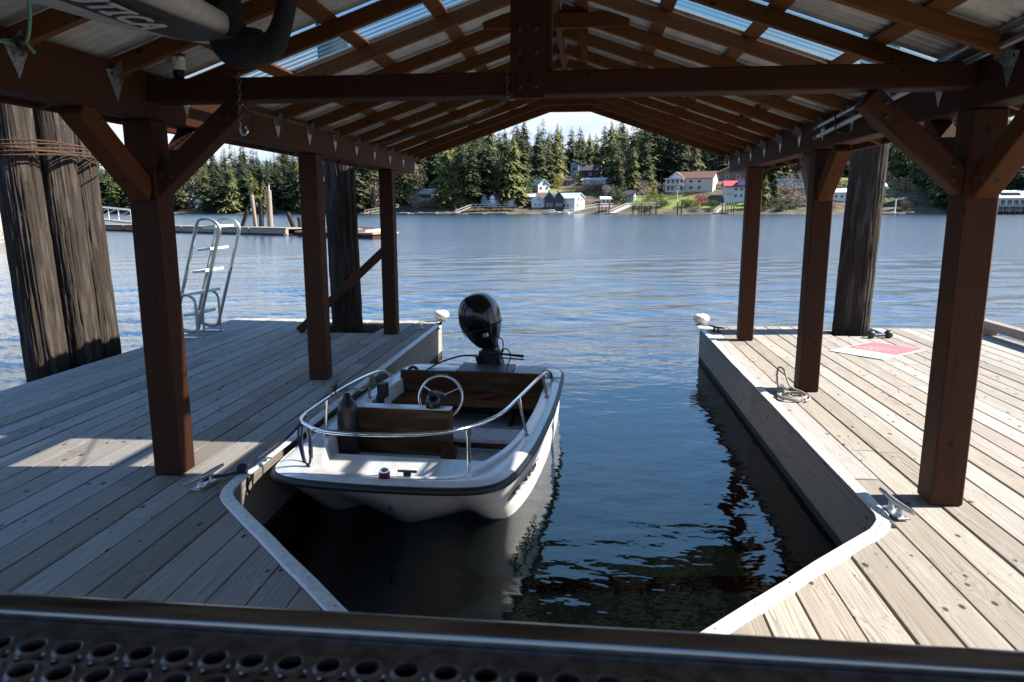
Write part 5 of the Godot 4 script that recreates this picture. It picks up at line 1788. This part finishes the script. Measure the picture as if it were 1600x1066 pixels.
	for x in [-7.0, -3.5, 0.0, 3.5, 7.0]:
		beam("pile_leg", Vector3(x, -5.0, 5.4), Vector3(x, 0.0, 5.4), 0.3, 0.3, M.pile, t, Vector3.FORWARD)
	beam("skylight", Vector3(-4.4, 5.0, 2.3), Vector3(3.0, 5.0, 2.3), 2.0, 0.3, M.glass, t, Vector3(0, 0.82, 0.57))
	house("pale cabin by the rocks on the left far shore", Vector3(-185.0, 2.4, -340), 0.2, 8.0, 5, 2.4, 1.4, true, greyblue, r_pale, [[-2, 1.3, 1.2, 1.1], [1.4, 1.3, 1.2, 1.1]], [])

# ---------------------------------------------------------------- piers, floats and small boats along the far shore
func pier(label: String, a: Vector3, b: Vector3, w: float, legs: int, m: Material) -> void:
	var t := thing("pier", label, "pier", Vector3.ZERO, 0.0, "piers and ramps of the far shore")
	beam("walkway", a, b, w, 0.25, m, t)
	var side := (b - a).normalized().cross(Vector3.UP).normalized() * (w * 0.5 - 0.06)
	for s in [-1.0, 1.0]:
		beam("hand_rail", a + side * s + Vector3(0, 1.05, 0), b + side * s + Vector3(0, 1.05, 0), 0.12, 0.14, m, t)
		var n := maxi(4, roundi(a.distance_to(b) / 1.8))
		for k in n + 1:
			var p: Vector3 = a.lerp(b, k / float(n)) + side * s
			beam("rail_post", p, p + Vector3(0, 1.05, 0), 0.10, 0.10, m, t, Vector3.FORWARD)
	for k in legs:
		var p: Vector3 = a.lerp(b, (k + 0.5) / legs)
		for s in [-1.0, 1.0]:
			beam("pier_leg", Vector3(p.x, -2.5, p.z) + side * s, p + side * s, 0.28, 0.28, M.pile, t, Vector3.FORWARD)

func make_piers() -> void:
	var pale := mottled(Color(0.34, 0.33, 0.31), Color(0.47, 0.46, 0.44), 0.85, Vector3(0.6, 0.6, 0.6), 91)
	pier("long white-railed pier with dark legs at the left of the far shore", Vector3(-50.5, 2.7, -320), Vector3(-31.0, 2.7, -322), 2.2, 8, pale)
	pier("sloping ramp from the left pier down to its float", Vector3(-57.0, 0.0, -316), Vector3(-50.8, 2.6, -319.8), 1.6, 0, pale)
	pier("long low gangway below the white house with the sunlit end", Vector3(-9.0, -0.1, -314), Vector3(4.0, 2.9, -320), 1.6, 0, pale)
	pier("short level pier between the mooring posts and the gangway", Vector3(4.2, 2.9, -320), Vector3(11.0, 3.0, -330), 1.8, 2, pale)
	pier("wide pale ramp in the middle of the far shore", Vector3(10.5, -0.1, -314), Vector3(18.6, 3.3, -323), 2.6, 0, pale)
	pier("level pier on thin legs below the green lawn", Vector3(18.8, 3.3, -323), Vector3(31.5, 3.2, -326), 2.0, 5, pale)
	pier("steep ramp in front of the white house with red roof", Vector3(54.5, 0.0, -319), Vector3(58.8, 3.1, -324), 1.4, 0, pale)
	pier("small platform on crossed legs right of the steep ramp", Vector3(59.0, 3.2, -324), Vector3(64.0, 3.2, -325), 2.6, 2, pale)
	pier("faint gangway beyond the left piling at the forest shore", Vector3(-93.0, 0.1, -300), Vector3(-80.0, 2.6, -306), 1.6, 3, pale)
	var names := ["white float at the left end of the far shore", "short white float below the pale house's bank", "white float under the foot of the left ramp", "white float in front of the left pier", "long white float at the right end of the left pier", "white float under the wide middle ramp", "small white float under the steep ramp", "grey float beside the white mooring post at right"]
	var fl := [[-82.0, 9.0, -313], [-70.0, 10.0, -314], [-57.0, 4.0, -314], [-47.5, 6.5, -313], [-38.5, 8.5, -313], [10.0, 6.5, -312.5], [54.5, 2.0, -316], [121.0, 10.5, -312]]
	for k in fl.size():
		var t := thing("float", names[k], "float", Vector3(fl[k][0], WATER, fl[k][2]), 0.0, "floats along the far shore")
		beam("deck", Vector3(-fl[k][1] * 0.5, 0.42, 0), Vector3(fl[k][1] * 0.5, 0.42, 0), 2.0, 0.14, M.white, t)
		beam("body", Vector3(-fl[k][1] * 0.48, 0.15, 0), Vector3(fl[k][1] * 0.48, 0.15, 0), 1.8, 0.42, M.pile, t)
	var posts := [[5.3, -316, 5.5, "rust"], [9.6, -316, 5.2, "rust"], [23.5, -320, 4.6, "dark"], [38.9, -321, 5.0, "dark"], [40.6, -321, 4.4, "dark"], [57.0, -317, 5.2, "dark"], [124.8, -312, 6.0, "white"]]
	var pl := ["left rust-red mooring post by the middle ramp", "right rust-red mooring post by the middle ramp", "dark mooring post in front of the level pier", "dark mooring post below the tall white lamp pole", "shorter dark mooring post right of the lamp pole", "dark mooring post beside the steep ramp", "white mooring post standing at the grey float on the right"]
	for k in posts.size():
		var m: Material = {"rust": M.rust, "dark": M.pile, "white": M.white}[posts[k][3]]
		top("mooring_post", lathe_mesh([Vector2(0.28, -3.0), Vector2(0.27, 0.0), Vector2(0.25, posts[k][2]), Vector2(0.0, posts[k][2] + 0.1)], 12), m, pl[k], "mooring post", Vector3(posts[k][0], WATER, posts[k][1]), Basis.IDENTITY, "mooring posts of the far shore")
	var lp := thing("lamp_pole", "tall white lamp pole on the lawn below the large beige house", "lamp pole", Vector3(39.6, 0.4, -329.5))
	part("pole", tube_mesh([Vector3(0, -0.5, 0), Vector3(0, 5, 0), Vector3(0, 10.6, 0)], [0.16, 0.14, 0.11], 10), M.white, lp)
	part("head", box_mesh(Vector3(0.9, 0.7, 0.6)), M.white, lp, Vector3(0.1, 10.8, 0))
	# boats moored below the white house
	var bl := ["white cabin boat moored below the dark boat sheds", "small white skiff moored beside the cabin boat"]
	var bp := [[-15.0, 8.0, true], [-9.4, 4.6, true]]
	for k in 2:
		var t := thing("moored_boat", bl[k], "boat", Vector3(bp[k][0], WATER, -312.5), 0.1)
		var L: float = bp[k][1]
		var rings := []
		for i in 9:
			var u := i / 8.0
			var hw := 1.1 * pow(sin(PI * (0.5 - 0.5 * u * u)), 0.6)
			var x := lerpf(-L * 0.5, L * 0.5, u)
			rings.append([Vector3(x, 0.75 + 0.3 * u, -hw), Vector3(x, 0.1, -hw * 0.8), Vector3(x, -0.3, 0), Vector3(x, 0.1, hw * 0.8), Vector3(x, 0.75 + 0.3 * u, hw)])
		part("hull", loft(rings, false, Vector3(0, 0.6, 0)), M.white, t)
		var dk := surf()
		for i in 8:
			quad(dk, rings[i][0], rings[i][4], rings[i + 1][4], rings[i + 1][0], Vector3.UP)
		part("deck", dk.commit(), M.white, t)
		part("cabin", bar(Vector3(1.5, 1.2, L * 0.3), 0.12), M.white, t, Vector3(0.2, 1.3, 0), Basis(Vector3.UP, PI / 2))
		part("windscreen", bar(Vector3(1.54, 0.4, L * 0.24), 0.05), M.glass, t, Vector3(0.25, 1.55, 0), Basis(Vector3.UP, PI / 2))

# ---------------------------------------------------------------- trees
func leaf(st: SurfaceTool, a: Vector3, tip: Vector3, w: Vector3, c: Color) -> void:
	var m := a.lerp(tip, 0.45)
	var n := (tip - a).cross(w).normalized()
	if n.y < 0.0:
		n = -n
		w = -w
	# slight V so that the two halves catch the light differently
	var l := m + w - n * w.length() * 0.25
	var r := m - w - n * w.length() * 0.25
	st.set_color(c)
	for f in [[a, l, tip], [a, tip, r]]:
		var nn: Vector3 = (f[1] - f[0]).cross(f[2] - f[0]).normalized()
		var flip := nn.dot(n) > 0.0
		var o: Array = [f[0], f[2], f[1]] if flip else f
		for v: Vector3 in o:
			st.set_normal(nn if flip else -nn)
			st.add_vertex(v)

func conifer(seed_: int, h: float, r: float, c0: Color, c1: Color, droop: float, gaps: float) -> Array:
	var g := RandomNumberGenerator.new()
	g.seed = seed_
	var st := surf()
	var n := int(h * 2.1)
	for i in n:
		var t := (i + g.randf() * 0.6) / n
		var y := h * (0.07 + 0.93 * t)
		var layer := 1.0 + 0.28 * sin(t * 31.0 + seed_)
		var reach := r * 1.15 * pow(1.0 - t, 0.56) * layer * (0.55 + 0.45 * smoothstep(0.0, 0.16, t)) + 0.12
		var nb := 5 + int(5.0 * (1.0 - t))
		for k in nb:
			if g.randf() < gaps:
				continue
			var a := TAU * (k + g.randf()) / nb + i * 1.3
			var L := reach * g.randf_range(0.62, 1.12)
			var d := Vector3(cos(a), 0, sin(a))
			var s := Vector3(-d.z, 0, d.x)
			var base := Vector3(0, y + L * 0.12, 0) + d * L * 0.06
			var tip := Vector3(0, y - L * droop * g.randf_range(0.6, 1.3), 0) + d * L
			var c := c0.lerp(c1, g.randf() * 0.8)
			leaf(st, base, tip, s * L * 0.17, c)
			for q in 4:
				var f := 0.25 + 0.2 * q
				var p := base.lerp(tip, f)
				var sg := 1.0 if q % 2 == 0 else -1.0
				var out := (d * 0.75 + s * sg * g.randf_range(0.5, 1.1)).normalized()
				var l2 := L * (0.52 - 0.08 * q) * g.randf_range(0.7, 1.2)
				leaf(st, p, p + out * l2 + Vector3(0, -l2 * (droop + 0.15) * g.randf_range(0.4, 1.4), 0), out.cross(Vector3.UP) * l2 * 0.24, c0.lerp(c1, g.randf()))
	leaf(st, Vector3(0, h * 0.96, 0), Vector3(0.05, h * 1.03, 0), Vector3(0.12, 0, 0), c0)
	var tr := tube_mesh([Vector3(0, -1.5, 0), Vector3(0, h * 0.4, 0), Vector3(0, h * 0.95, 0)], [h * 0.018, h * 0.012, 0.03], 7)
	return [st.commit(), tr]

func leaf_cloud(seed_: int, n: int, size: float, c0: Color, c1: Color) -> ArrayMesh:
	# unit bush of several lobes filled with small leaf sprays
	var g := RandomNumberGenerator.new()
	g.seed = seed_
	var st := surf()
	var lobes := []
	for k in 9:
		lobes.append([Vector3(g.randf_range(-0.6, 0.6), g.randf_range(0.25, 0.85), g.randf_range(-0.6, 0.6)), g.randf_range(0.28, 0.48)])
	for i in n:
		var lb: Array = lobes[g.randi() % lobes.size()]
		var d := Vector3(g.randfn(), g.randfn(), g.randfn()).normalized()
		var p: Vector3 = lb[0] + d * lb[1] * pow(g.randf(), 0.35)
		if p.y < 0.0:
			p.y = g.randf() * 0.2
		var w := Vector3(g.randfn(), g.randfn(), g.randfn()).normalized()
		leaf(st, p, p + (d + w * 0.8).normalized() * size * g.randf_range(0.6, 1.3), w.cross(d) * size * 0.3, c0.lerp(c1, g.randf()))
	return st.commit()

func grow(st: SurfaceTool, g: RandomNumberGenerator, p: Vector3, d: Vector3, L: float, r: float, depth: int) -> void:
	var q := p + d * L
	tube(st, [p, p.lerp(q, 0.5) + Vector3(g.randfn(), 0, g.randfn()) * L * 0.03, q], [r, r * 0.85, r * 0.65], 3 if depth < 4 else 5, false, false)
	if depth == 0:
		return
	for k in (3 if depth > 1 else 4):
		var e := (d + Vector3(g.randfn() * 0.55, g.randf_range(-0.05, 0.5), g.randfn() * 0.55)).normalized()
		grow(st, g, p.lerp(q, g.randf_range(0.55, 1.0)), e, L * g.randf_range(0.58, 0.8), r * 0.55, depth - 1)

func make_trees() -> void:
	var g := RandomNumberGenerator.new()
	g.seed = 424
	var kinds := []
	var spec := [[20.0, 4.2, Color(0.0244, 0.0390, 0.0134), Color(0.0756, 0.0976, 0.0317), 0.30, 0.08], [22.0, 4.9, Color(0.0195, 0.0342, 0.0146), Color(0.0610, 0.0830, 0.0317), 0.24, 0.12], [17.0, 3.4, Color(0.0317, 0.0464, 0.0134), Color(0.0976, 0.1159, 0.0317), 0.40, 0.06], [21.0, 4.6, Color(0.0488, 0.0610, 0.0146), Color(0.1525, 0.1586, 0.0366), 0.58, 0.05], [16.0, 5.4, Color(0.0439, 0.0561, 0.0146), Color(0.1403, 0.1403, 0.0366), 0.52, 0.10], [25.0, 3.9, Color(0.0171, 0.0329, 0.0146), Color(0.0512, 0.0732, 0.0317), 0.18, 0.20]]
	for k in spec.size():
		var s: Array = spec[k]
		var m := conifer(300 + k, s[0], s[1], s[2], s[3], s[4], s[5])
		kinds.append([m[0], m[1], s[0]])
	# where no conifer grows: [x0, x1, d0, d1] in metres inland
	var clear := [[-90.0, -64.0, -5.0, 20.0], [-64.0, -50.0, -5.0, 9.0], [-50.0, -28.0, -5.0, 17.0], [-30.0, 10.0, -5.0, 36.0], [-16.0, 14.0, 30.0, 66.0], [-13.0, 9.0, 60.0, 100.0], [-32.0, -17.0, 30.0, 44.0], [10.0, 34.0, -5.0, 38.0], [30.0, 80.0, -5.0, 50.0], [60.0, 104.0, -5.0, 62.0], [76.0, 150.0, -5.0, 34.0], [120.0, 150.0, 30.0, 90.0], [156.0, 188.0, -8.0, 12.0], [-194.0, -176.0, -5.0, 14.0]]
	var all := []
	var x := -340.0
	while x < 235.0:
		var d := 3.0
		while d < 165.0:
			var px := x + g.randf_range(-3.2, 3.2)
			var dd := d + g.randf_range(-3.0, 3.0)
			var ok := true
			for c in clear:
				if px > c[0] and px < c[1] and dd > c[2] and dd < c[3]:
					ok = false
			if ok and g.randf() < 0.9:
				all.append([px, dd])
			d += 8.0 + d * 0.04
		x += 6.6
	# a few firs standing alone among the houses
	for e in [[-58.9, 14.0], [-56.0, 17.0], [-52.0, 20.0], [13.0, 30.0], [14.5, 25.0], [22.0, 34.0], [26.0, 42.0], [29.0, 46.0], [77.5, 12.0], [-33.0, 18.0], [-36.0, 22.0], [-29.5, 24.0], [83.0, 18.0]]:
		all.append(e)
	all.sort_custom(func(a, b): return a[1] < b[1])
	var label := {"left": ["dark green fir of the forest on the left far shore", "yellow-green cedar of the forest on the left far shore"], "mid": ["dark green fir on the hill behind the far houses", "yellow-green cedar on the hill behind the far houses"], "right": ["dark green fir of the wooded shore on the right", "yellow-green cedar of the wooded shore on the right"]}
	var proto := []
	var rest := []
	for k in kinds.size():
		proto.append(null)
		rest.append([])
	var made := 0
	for e in all:
		var k: int = g.randi() % kinds.size()
		if e[0] < -95.0 and k in [3, 4] and g.randf() < 0.5:
			k = 5
		var z: float = -(shore(e[0]) + e[1])
		var p := Vector3(e[0], ground(e[0], z) - 0.2, z)
		var s := g.randf_range(0.85, 1.42)
		if e[1] < 20.0 and e[0] > -32.0 and e[0] < 100.0:
			s *= 0.5
		if e[0] > 8.0 and e[0] < 70.0 and e[1] > 50.0:
			s *= 1.13
		if e[0] < -110.0:
			s *= 0.9
		var turn := g.randf() * TAU
		if made < 300:
			var o: Node3D
			var zone := "left" if e[0] < -92.0 else ("mid" if e[0] < 92.0 else "right")
			var cedar: int = 1 if k in [3, 4] else 0
			if proto[k] == null:
				o = thing("conifer", "", "tree", p, turn)
				part("crown", kinds[k][0], M.needles, o)
				part("trunk", kinds[k][1], M.bark, o)
				proto[k] = o
			else:
				o = proto[k].duplicate()
				o.name = numbered("conifer")
				add_child(o)
				o.position = p
				o.rotation.y = turn
			o.scale = Vector3(s * g.randf_range(0.9, 1.15), s, s * g.randf_range(0.9, 1.15))
			tag(o, label[zone][cedar], "tree", "conifers: " + label[zone][cedar])
			made += 1
		else:
			rest[k].append(Transform3D(Basis(Vector3.UP, turn).scaled(Vector3(s, s, s)), p))
	var wood_mass := Node3D.new()
	wood_mass.name = "distant_forest"
	add_child(wood_mass)
	tag(wood_mass, "mass of conifers covering the hill behind the nearer trees", "forest")
	wood_mass.set_meta("kind", "stuff")
	for k in kinds.size():
		var mm := MultiMesh.new()
		mm.transform_format = MultiMesh.TRANSFORM_3D
		mm.mesh = kinds[k][0]
		mm.instance_count = rest[k].size()
		for i in rest[k].size():
			mm.set_instance_transform(i, rest[k][i])
		var mi := MultiMeshInstance3D.new()
		mi.name = "conifers"
		mi.multimesh = mm
		mi.material_override = M.needles
		mi.set_meta("kind", "stuff")
		wood_mass.add_child(mi, true)
	# broad-crowned trees mixed with the conifers
	var crowns := [leaf_cloud(21, 1700, 0.11, Color(0.030, 0.040, 0.010), Color(0.110, 0.115, 0.030)), leaf_cloud(22, 1500, 0.11, Color(0.07, 0.055, 0.035), Color(0.19, 0.155, 0.105))]
	var stem := tube_mesh([Vector3(0, -0.3, 0), Vector3(0.02, 0.3, 0.01), Vector3(0, 0.62, 0)], [0.035, 0.025, 0.012], 7)
	var br := 0
	while br < 84:
		var bx := g.randf_range(-240.0, 190.0)
		var bd := g.randf_range(6.0, 75.0)
		var ok := true
		for c in clear:
			if bx > c[0] - 3.0 and bx < c[1] + 3.0 and bd > c[2] and bd < c[3] + 1.0:
				ok = false
		if not ok:
			continue
		br += 1
		var bz := -(shore(bx) + bd)
		var bk := br % 2
		var bh := g.randf_range(9.0, 18.0)
		var bt := thing("broadleaf_tree", ["olive round-crowned tree among the conifers of the far shore", "brown budding round-crowned tree among the conifers of the far shore"][bk], "tree", Vector3(bx, ground(bx, bz) - 0.2, bz), g.randf() * TAU, ["olive broadleaf trees of the far shore", "brown broadleaf trees of the far shore"][bk])
		part("crown", crowns[bk], M.needles, bt, Vector3(0, bh * 0.1, 0), Basis.from_scale(Vector3(bh * 0.42, bh * 0.85, bh * 0.42)))
		part("trunk", stem, M.bark, bt, Vector3.ZERO, Basis.from_scale(Vector3(bh, bh, bh)))
	# leafy and twiggy shrubs
	var clouds := {
		"yellow": leaf_cloud(1, 900, 0.15, Color(0.14, 0.13, 0.01), Color(0.40, 0.34, 0.03)),
		"green": leaf_cloud(2, 900, 0.15, Color(0.03, 0.05, 0.012), Color(0.10, 0.13, 0.03)),
		"red": leaf_cloud(3, 900, 0.13, Color(0.16, 0.04, 0.03), Color(0.34, 0.11, 0.09)),
		"brown": leaf_cloud(4, 1100, 0.14, Color(0.12, 0.075, 0.05), Color(0.30, 0.22, 0.16)),
		"grey": leaf_cloud(5, 1100, 0.13, Color(0.13, 0.11, 0.095), Color(0.33, 0.30, 0.26)),
		"hedge": leaf_cloud(6, 900, 0.13, Color(0.05, 0.07, 0.015), Color(0.16, 0.17, 0.04))}
	var bushes := [["yellow", -14.1, -361.5, 3.8, 5.2, "bright yellow-green bush left of the white barn door"], ["hedge", -5.1, -377.0, 3.4, 6.0, "olive bush in front of the long white bungalow"], ["red", 50.2, -336.5, 4.6, 5.2, "round reddish bush on the lawn below the beige house"], ["green", 44.5, -336.0, 3.4, 3.6, "dark green bush left of the reddish bush"], ["yellow", 31.0, -351.0, 2.6, 4.4, "yellow bush left of the large beige house"], ["hedge", 29.8, -345.5, 3.0, 3.4, "round green shrub on the slope below the yellow bush"], ["yellow", -66.8, -333.5, 1.6, 3.8, "small bright yellow shrub beside the pale house's bank"], ["brown", -3.0, -351.0, 6.0, 3.6, "brown bracken on the left of the bank below the bungalow"], ["brown", 4.0, -354.0, 6.5, 4.4, "brown bracken on the right of the bank below the bungalow"], ["grey", 11.0, -346.0, 4.2, 5.2, "grey twiggy thicket right of the brown bank"], ["green", 14.5, -341.0, 4.2, 6.5, "dark evergreen shrub above the rust-red mooring posts"], ["hedge", 36.5, -350.0, 4.6, 2.2, "clipped hedge on the left below the beige house"], ["hedge", 44.5, -351.0, 4.8, 2.2, "clipped hedge on the right below the beige house"], ["green", 56.0, -332.0, 2.6, 3.6, "dark shrub between the reddish bush and the red-roofed house"], ["hedge", 74.0, -330.0, 3.0, 3.0, "olive shrub at the right corner of the red-roofed house's lawn"], ["green", 79.5, -330.5, 3.4, 5.0, "dense dark evergreen beside the far right post"], ["brown", 86.0, -333.0, 5.0, 4.0, "tan brush at the foot of the bank right of the far right post"], ["grey", 93.0, -330.0, 5.5, 4.6, "pale grey brush along the shore left of the middle right post"], ["brown", 90.0, -345.0, 6.5, 4.6, "pinkish brush on the terraced bank at right"], ["grey", 99.0, -338.0, 6.0, 6.5, "tall grey brush in front of the middle right post"], ["brown", 103.0, -328.0, 4.5, 3.2, "low tan brush at the water's edge behind the middle right post"], ["grey", 124.0, -334.0, 6.5, 6.0, "round grey thicket right of the big right piling"], ["brown", 143.0, -352.0, 5.0, 5.0, "reddish-brown thicket on the terraced lawn"], ["grey", 141.0, -368.0, 5.0, 6.0, "grey thicket high on the terraced lawn"], ["hedge", 136.0, -364.0, 4.0, 2.4, "low dark hedge between the terraced lawns"], ["grey", -78.0, -329.0, 5.0, 5.4, "pale twiggy brush at the shore left of the pale house"], ["grey", -62.5, -331.0, 5.2, 6.0, "grey-brown thicket right of the pale house"], ["brown", -71.5, -330.0, 5.0, 3.6, "rusty brush on the bank under the pale house"], ["brown", -54.0, -331.5, 4.2, 4.0, "brown brush above the left ramp"], ["grey", -80.5, -338.0, 4.2, 6.0, "pale twiggy shrub behind the left shore brush"], ["grey", -191.5, -338.0, 6.5, 8.0, "pale grey thicket left of the cabin on the far left shore"], ["hedge", -199.0, -338.0, 5.5, 4.5, "olive thicket at the shore of the left forest"], ["grey", -130.0, -332.0, 6.5, 5.0, "pale brush at the foot of the left forest by the far pilings"], ["brown", 70.0, -351.0, 5.0, 3.0, "tan brush between the beige garage and the red-roofed house"], ["green", 34.0, -340.0, 5.0, 2.6, "low dark bushes behind the level pier"], ["hedge", 24.0, -338.0, 4.5, 2.6, "olive shore bushes behind the level pier's left end"]]
	for b in bushes:
		var y := ground(b[1], b[2]) - 0.3
		top("shrub", clouds[b[0]], M.needles, b[5], "shrub", Vector3(b[1], y, b[2]), Basis(Vector3.UP, b[1]).scaled(Vector3(b[3], b[4], b[3])), "shrubs of the far shore")
	# undergrowth between the houses
	var kept := 0
	while kept < 90:
		var ux := g.randf_range(-95.0, 150.0)
		var ud := g.randf_range(5.0, 46.0)
		var uz := -(shore(ux) + ud)
		var free := true
		for c in get_children():
			if c.name.begins_with("house") and Vector2(c.position.x - ux, c.position.z - uz).length() < 9.0:
				free = false
			if c.name.begins_with("house") and uz > c.position.z and uz - c.position.z < 16.0 and absf(c.position.x - ux) < 8.0:
				free = false
		for l in LAWNS:
			if pow((ux - l[0]) / l[2], 2.0) + pow((uz - l[1]) / l[3], 2.0) < 1.1:
				free = false
		if not free:
			continue
		var kind: String = ["green", "brown", "grey", "green", "hedge"][g.randi() % 5]
		var us := g.randf_range(1.6, 3.4)
		top("low_shrub", clouds[kind], M.needles, {"green": "dark green low bush on the bank of the far shore", "brown": "brown low bush on the bank of the far shore", "grey": "grey twiggy low bush on the bank of the far shore", "hedge": "olive low bush on the bank of the far shore"}[kind], "shrub", Vector3(ux, ground(ux, uz) - 0.3, uz), Basis(Vector3.UP, ux).scaled(Vector3(us, us * g.randf_range(0.7, 1.2), us)), kind + " undergrowth of the far bank")
		kept += 1
	# leafless trees
	var tw := []
	for k in 3:
		var st := surf()
		var gg := RandomNumberGenerator.new()
		gg.seed = 70 + k
		grow(st, gg, Vector3(0, -0.5, 0), Vector3.UP, 3.4, 0.22, 5)
		tw.append(st.commit())
	var bare := [[37.2, -381.0, 1.9, "tall pale leafless tree left of the large beige house"], [31.5, -376.0, 1.4, "spreading pale leafless tree beside the tall one on the hill"], [26.1, -345.2, 1.35, "leafless tree on the slope above the level pier"], [56.3, -392.0, 1.5, "leafless tree behind the large beige house's roof"], [66.0, -388.0, 1.45, "rounded leafless tree behind the beige garage"], [-69.0, -352.0, 1.5, "pinkish leafless tree behind the pale house on the left"], [-78.5, -347.0, 1.3, "leafless tree at the edge of the firs left of the pale house"], [-29.0, -352.0, 1.5, "brownish leafless tree left of the turquoise roof"], [92.5, -345.0, 1.3, "pale leafless tree on the terraced bank at right"], [100.5, -350.0, 1.3, "leafless tree near the middle right post"], [146.0, -380.0, 1.4, "leafless tree above the terraced lawn"], [9.0, -343.0, 0.9, "thin leafless tree above the rust-red mooring posts"], [-62.0, -336.0, 0.9, "low leafless tree right of the pale house"], [75.5, -334.0, 0.7, "small leafless tree in front of the red-roofed house"]]
	for k in bare.size():
		var b: Array = bare[k]
		var s: float = b[2]
		var t := thing("bare_tree", b[3], "tree", Vector3(b[0], ground(b[0], b[1]), b[1]), k * 1.7, "leafless trees of the far shore")
		part("branches", tw[k % 3], M.twig, t, Vector3.ZERO, Basis.from_scale(Vector3(s, s, s)))
